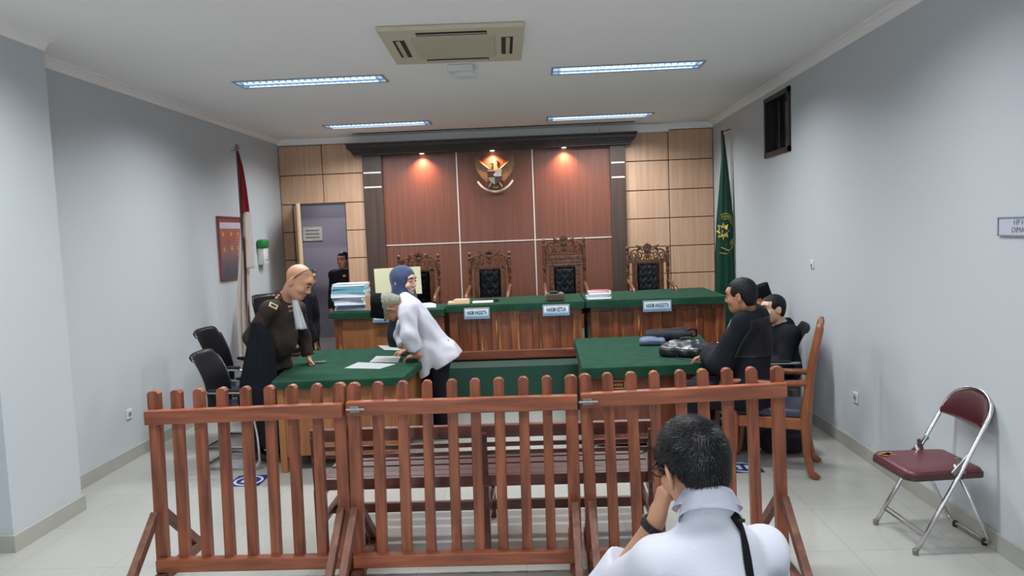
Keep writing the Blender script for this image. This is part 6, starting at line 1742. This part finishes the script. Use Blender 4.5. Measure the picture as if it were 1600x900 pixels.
# watch
w = Jf['wrl']; dr = nrm(Jf['wrl']-Jf['ell']); Rw = frame3(V3(*(np.cross(dr, V3(0, 1, 0)))), dr)
bm = new(); pts = [Vector(w-dr*.022+Rw@V3(.0345*math.cos(a), .0315*math.sin(a), 0)) for a in np.linspace(0, 2*PI, 28, endpoint=False)]
rgs = []
for z_, e in ((-.011, -.002), (-.011, .003), (.011, .003), (.011, -.002)):
    rgs.append([bm.verts.new(Vector(w-dr*.022+dr*z_+Rw@V3((.0345+e)*math.cos(a), (.0315+e)*math.sin(a), 0))) for a in np.linspace(0, 2*PI, 28, endpoint=False)])
for i in range(4):
    a_, b_ = rgs[i], rgs[(i+1) % 4]
    for k in range(28): bm.faces.new((a_[k], a_[(k+1) % 28], b_[(k+1) % 28], b_[k]))
for a in np.linspace(0, 2*PI, 14, endpoint=False): box(bm, Vector(w-dr*.022+Rw@V3(.038*math.cos(a), .035*math.sin(a), 0)), (.004, .004, .004))
obj('wristwatch', bm, M_black, rf, local=False)
# glasses
bm = new()
for q in (-1, 1):
    tube(bm, [Vector(Lf(q*x, y, z)) for x, y, z in ((.068, .098, .012), (.083, .06, .018), (.087, .01, .022), (.087, -.012, .012), (.084, -.024, -.012))], .0024, 6)
    tube(bm, [Vector(Lf(q*.034+.027*math.cos(a), .108, .008+.019*math.sin(a))) for a in np.linspace(0, 2*PI, 20, endpoint=False)], .0022, 6, closed=True)
tube(bm, [Vector(Lf(x, .110, .012)) for x in (-.008, 0, .008)], .002, 6); obj('glasses', bm, M_black, rf, smooth=True, local=False)
# hair: scalp mass plus strands lying in the growth direction
def hairline(l):
    lx, ly, lz = l
    if ly > .045: return lz > .062+.2*abs(lx)
    if ly > .012: return lz > (.0 if abs(lx) > .05 else .05)
    if ly > -.030: return lz > .034+(.01-abs(ly+.01))*.3
    return lz > max(-.062, .030-(-.030-ly)*4.2)
H = Field(hF-.15, hF+.15, .0035)
H.ell(Lf(0, -.018, .038), V3(.084, .103, .094)*HS, RF, .01); H.ell(Lf(0, -.058, -.018), V3(.060, .046, .062)*HS, RF, .03)
X, Y, Z = np.meshgrid(*H.ax, indexing='ij'); P = np.stack([X, Y, Z], -1)-hF
lx, ly, lz = [(P@RF[:, i])/HS for i in range(3)]
lim = np.where(ly > .045, .062+.2*np.abs(lx), np.where(ly > .012, np.where(np.abs(lx) > .05, .0, .05), np.where(ly > -.030, .034, np.maximum(-.062, .030-(-.030-ly)*4.2))))
sd_ = (lim-lz)*.7; H.d = (np.maximum(H.d, sd_)).astype(np.float32)
scalp = to_obj('hair', [H.mesh('h')], M_hair, rf, 2)
def strands():
    me = scalp.data; n = len(me.polygons); M4 = mw(scalp)
    cen = np.zeros(n*3, np.float32); me.polygons.foreach_get('center', cen); cen = cen.reshape(-1, 3)
    nor = np.zeros(n*3, np.float32); me.polygons.foreach_get('normal', nor); nor = nor.reshape(-1, 3)
    cw = cen+np.array(M4.translation); cl_ = (cw-hF)@RF; ctr = np.array([0, -.018, .03])
    out_ = ((cl_-ctr)*(nor@RF)).sum(1)
    N = 15000; idx = rng.choice(np.where(out_ > .02)[0], N)
    wh = np.array(Lf(.022, -.088, .085))      # whorl near the crown
    V = []; F = []
    for q_, i in enumerate(idx):
        p = cw[i]+rng.normal(0, .0012, 3); nn = nor[i]
        rad = p-wh; rad = rad-nn*(rad@nn); dist = np.linalg.norm(rad)+1e-6; rad /= dist
        tw = np.cross(nn, rad); sw = math.exp(-dist/.04)
        d_ = rad*(1-.6*sw)+tw*.9*sw; d_ = d_+rng.normal(0, .22, 3); d_ = d_-nn*(d_@nn)*.8; d_ /= np.linalg.norm(d_)
        low = 1 if cl_[i][2] > .01 else .45
        Ls = rng.uniform(.014, .030)*low; lift = rng.uniform(.2, .75)
        a = p-nn*.001; b_ = p+(d_+nn*lift)*Ls*.5; c_ = p+(d_*1.0+nn*lift*.5)*Ls
        wv = np.cross(d_, nn)*.0008
        o = len(V); V += [a-wv, a+wv, b_-wv*.8, b_+wv*.8, c_]; F += [(o, o+1, o+3, o+2), (o+2, o+3, o+4)]
    m2 = bpy.data.meshes.new('hair_strands'); m2.from_pydata([tuple(v-np.array(mw(rf).translation)) for v in V], [], F); m2.update()
    o = obj('hair_strands', m2, mat('glossy black hair', srgb(18, 18, 22), .42, spec=.38), scalp); o['kind'] = 'stuff'
    o.matrix_parent_inverse = Matrix.Identity(4)
strands()
# bag strap over the right shoulder, bag at his side
sb = thing('shoulder_bag', 'black bag strap running down the foreground man\'s right shoulder blade', 'bag', (sr[0], sr[1], pel[2]))
bm = new(); L = []
path = [(1146, 806), (1151, 813), (1158, 828), (1163, 850), (1167, 875), (1171, 900), (1174, 930), (1177, 965)]
pts = []
for px, py in path:
    d_ = (W(px, py, Y=2)-EYE).normalized(); loc, n = surf(topF, EYE, d_)
    if loc is not None: pts.append((loc, n))
if len(pts) > 2:
    front = pts[0][0]
    vsL = []; 
    P0 = [(front+Vector((-.005, .05, -.004)), Vector((0, .4, 1)).normalized()), (front+Vector((-.002, .02, .010)), Vector((0, .0, 1)))]+pts
    for i, (loc, n) in enumerate(P0):
        a = P0[max(0, i-1)][0]; b_ = P0[min(len(P0)-1, i+1)][0]; tng = (b_-a).normalized(); sd = tng.cross(n).normalized()
        vsL.append([bm.verts.new(loc+n*.003-sd*.0165), bm.verts.new(loc+n*.0055-sd*.012), bm.verts.new(loc+n*.0055+sd*.012), bm.verts.new(loc+n*.003+sd*.0165)])
    for a_, b_ in zip(vsL, vsL[1:]):
        for k in range(3): bm.faces.new((a_[k], a_[k+1], b_[k+1], b_[k]))
    bmesh.ops.solidify(bm, geom=bm.faces[:], thickness=.003); obj('strap', bm, mat('black webbing', srgb(16, 16, 18), .7), sb, local=False)
    e = pts[0][0]; bm = new(); box(bm, pts[1][0]+pts[1][1]*.006, (.032, .008, .010), None, .003); obj('buckle', bm, M_black, sb, local=False)
c = V3(sr[0]+.13, sr[1]-.05, pel[2]+.02)
soft('bag_body', None, None, M_blackfab, [('bx', c, (.05, .13, .10), None, .03, .01, {})], c-.2, c+.2, .009, (0, 1, 0), root=sb)

# ------------------------------------------------------------------ look
w = bpy.data.worlds.new('dim'); SC.world = w; w.use_nodes = True; w.node_tree.nodes['Background'].inputs[0].default_value = (.02, .02, .022, 1)
SC.view_settings.view_transform = 'Standard'; SC.view_settings.look = 'None'; SC.view_settings.gamma = 1
SC.view_settings.use_curve_mapping = False; SC.view_settings.exposure = EXPO
SC.cycles.use_denoising = True
SC.cycles.max_bounces = 10; SC.cycles.diffuse_bounces = 6; SC.cycles.glossy_bounces = 4
SC.cycles.sample_clamp_indirect = 6
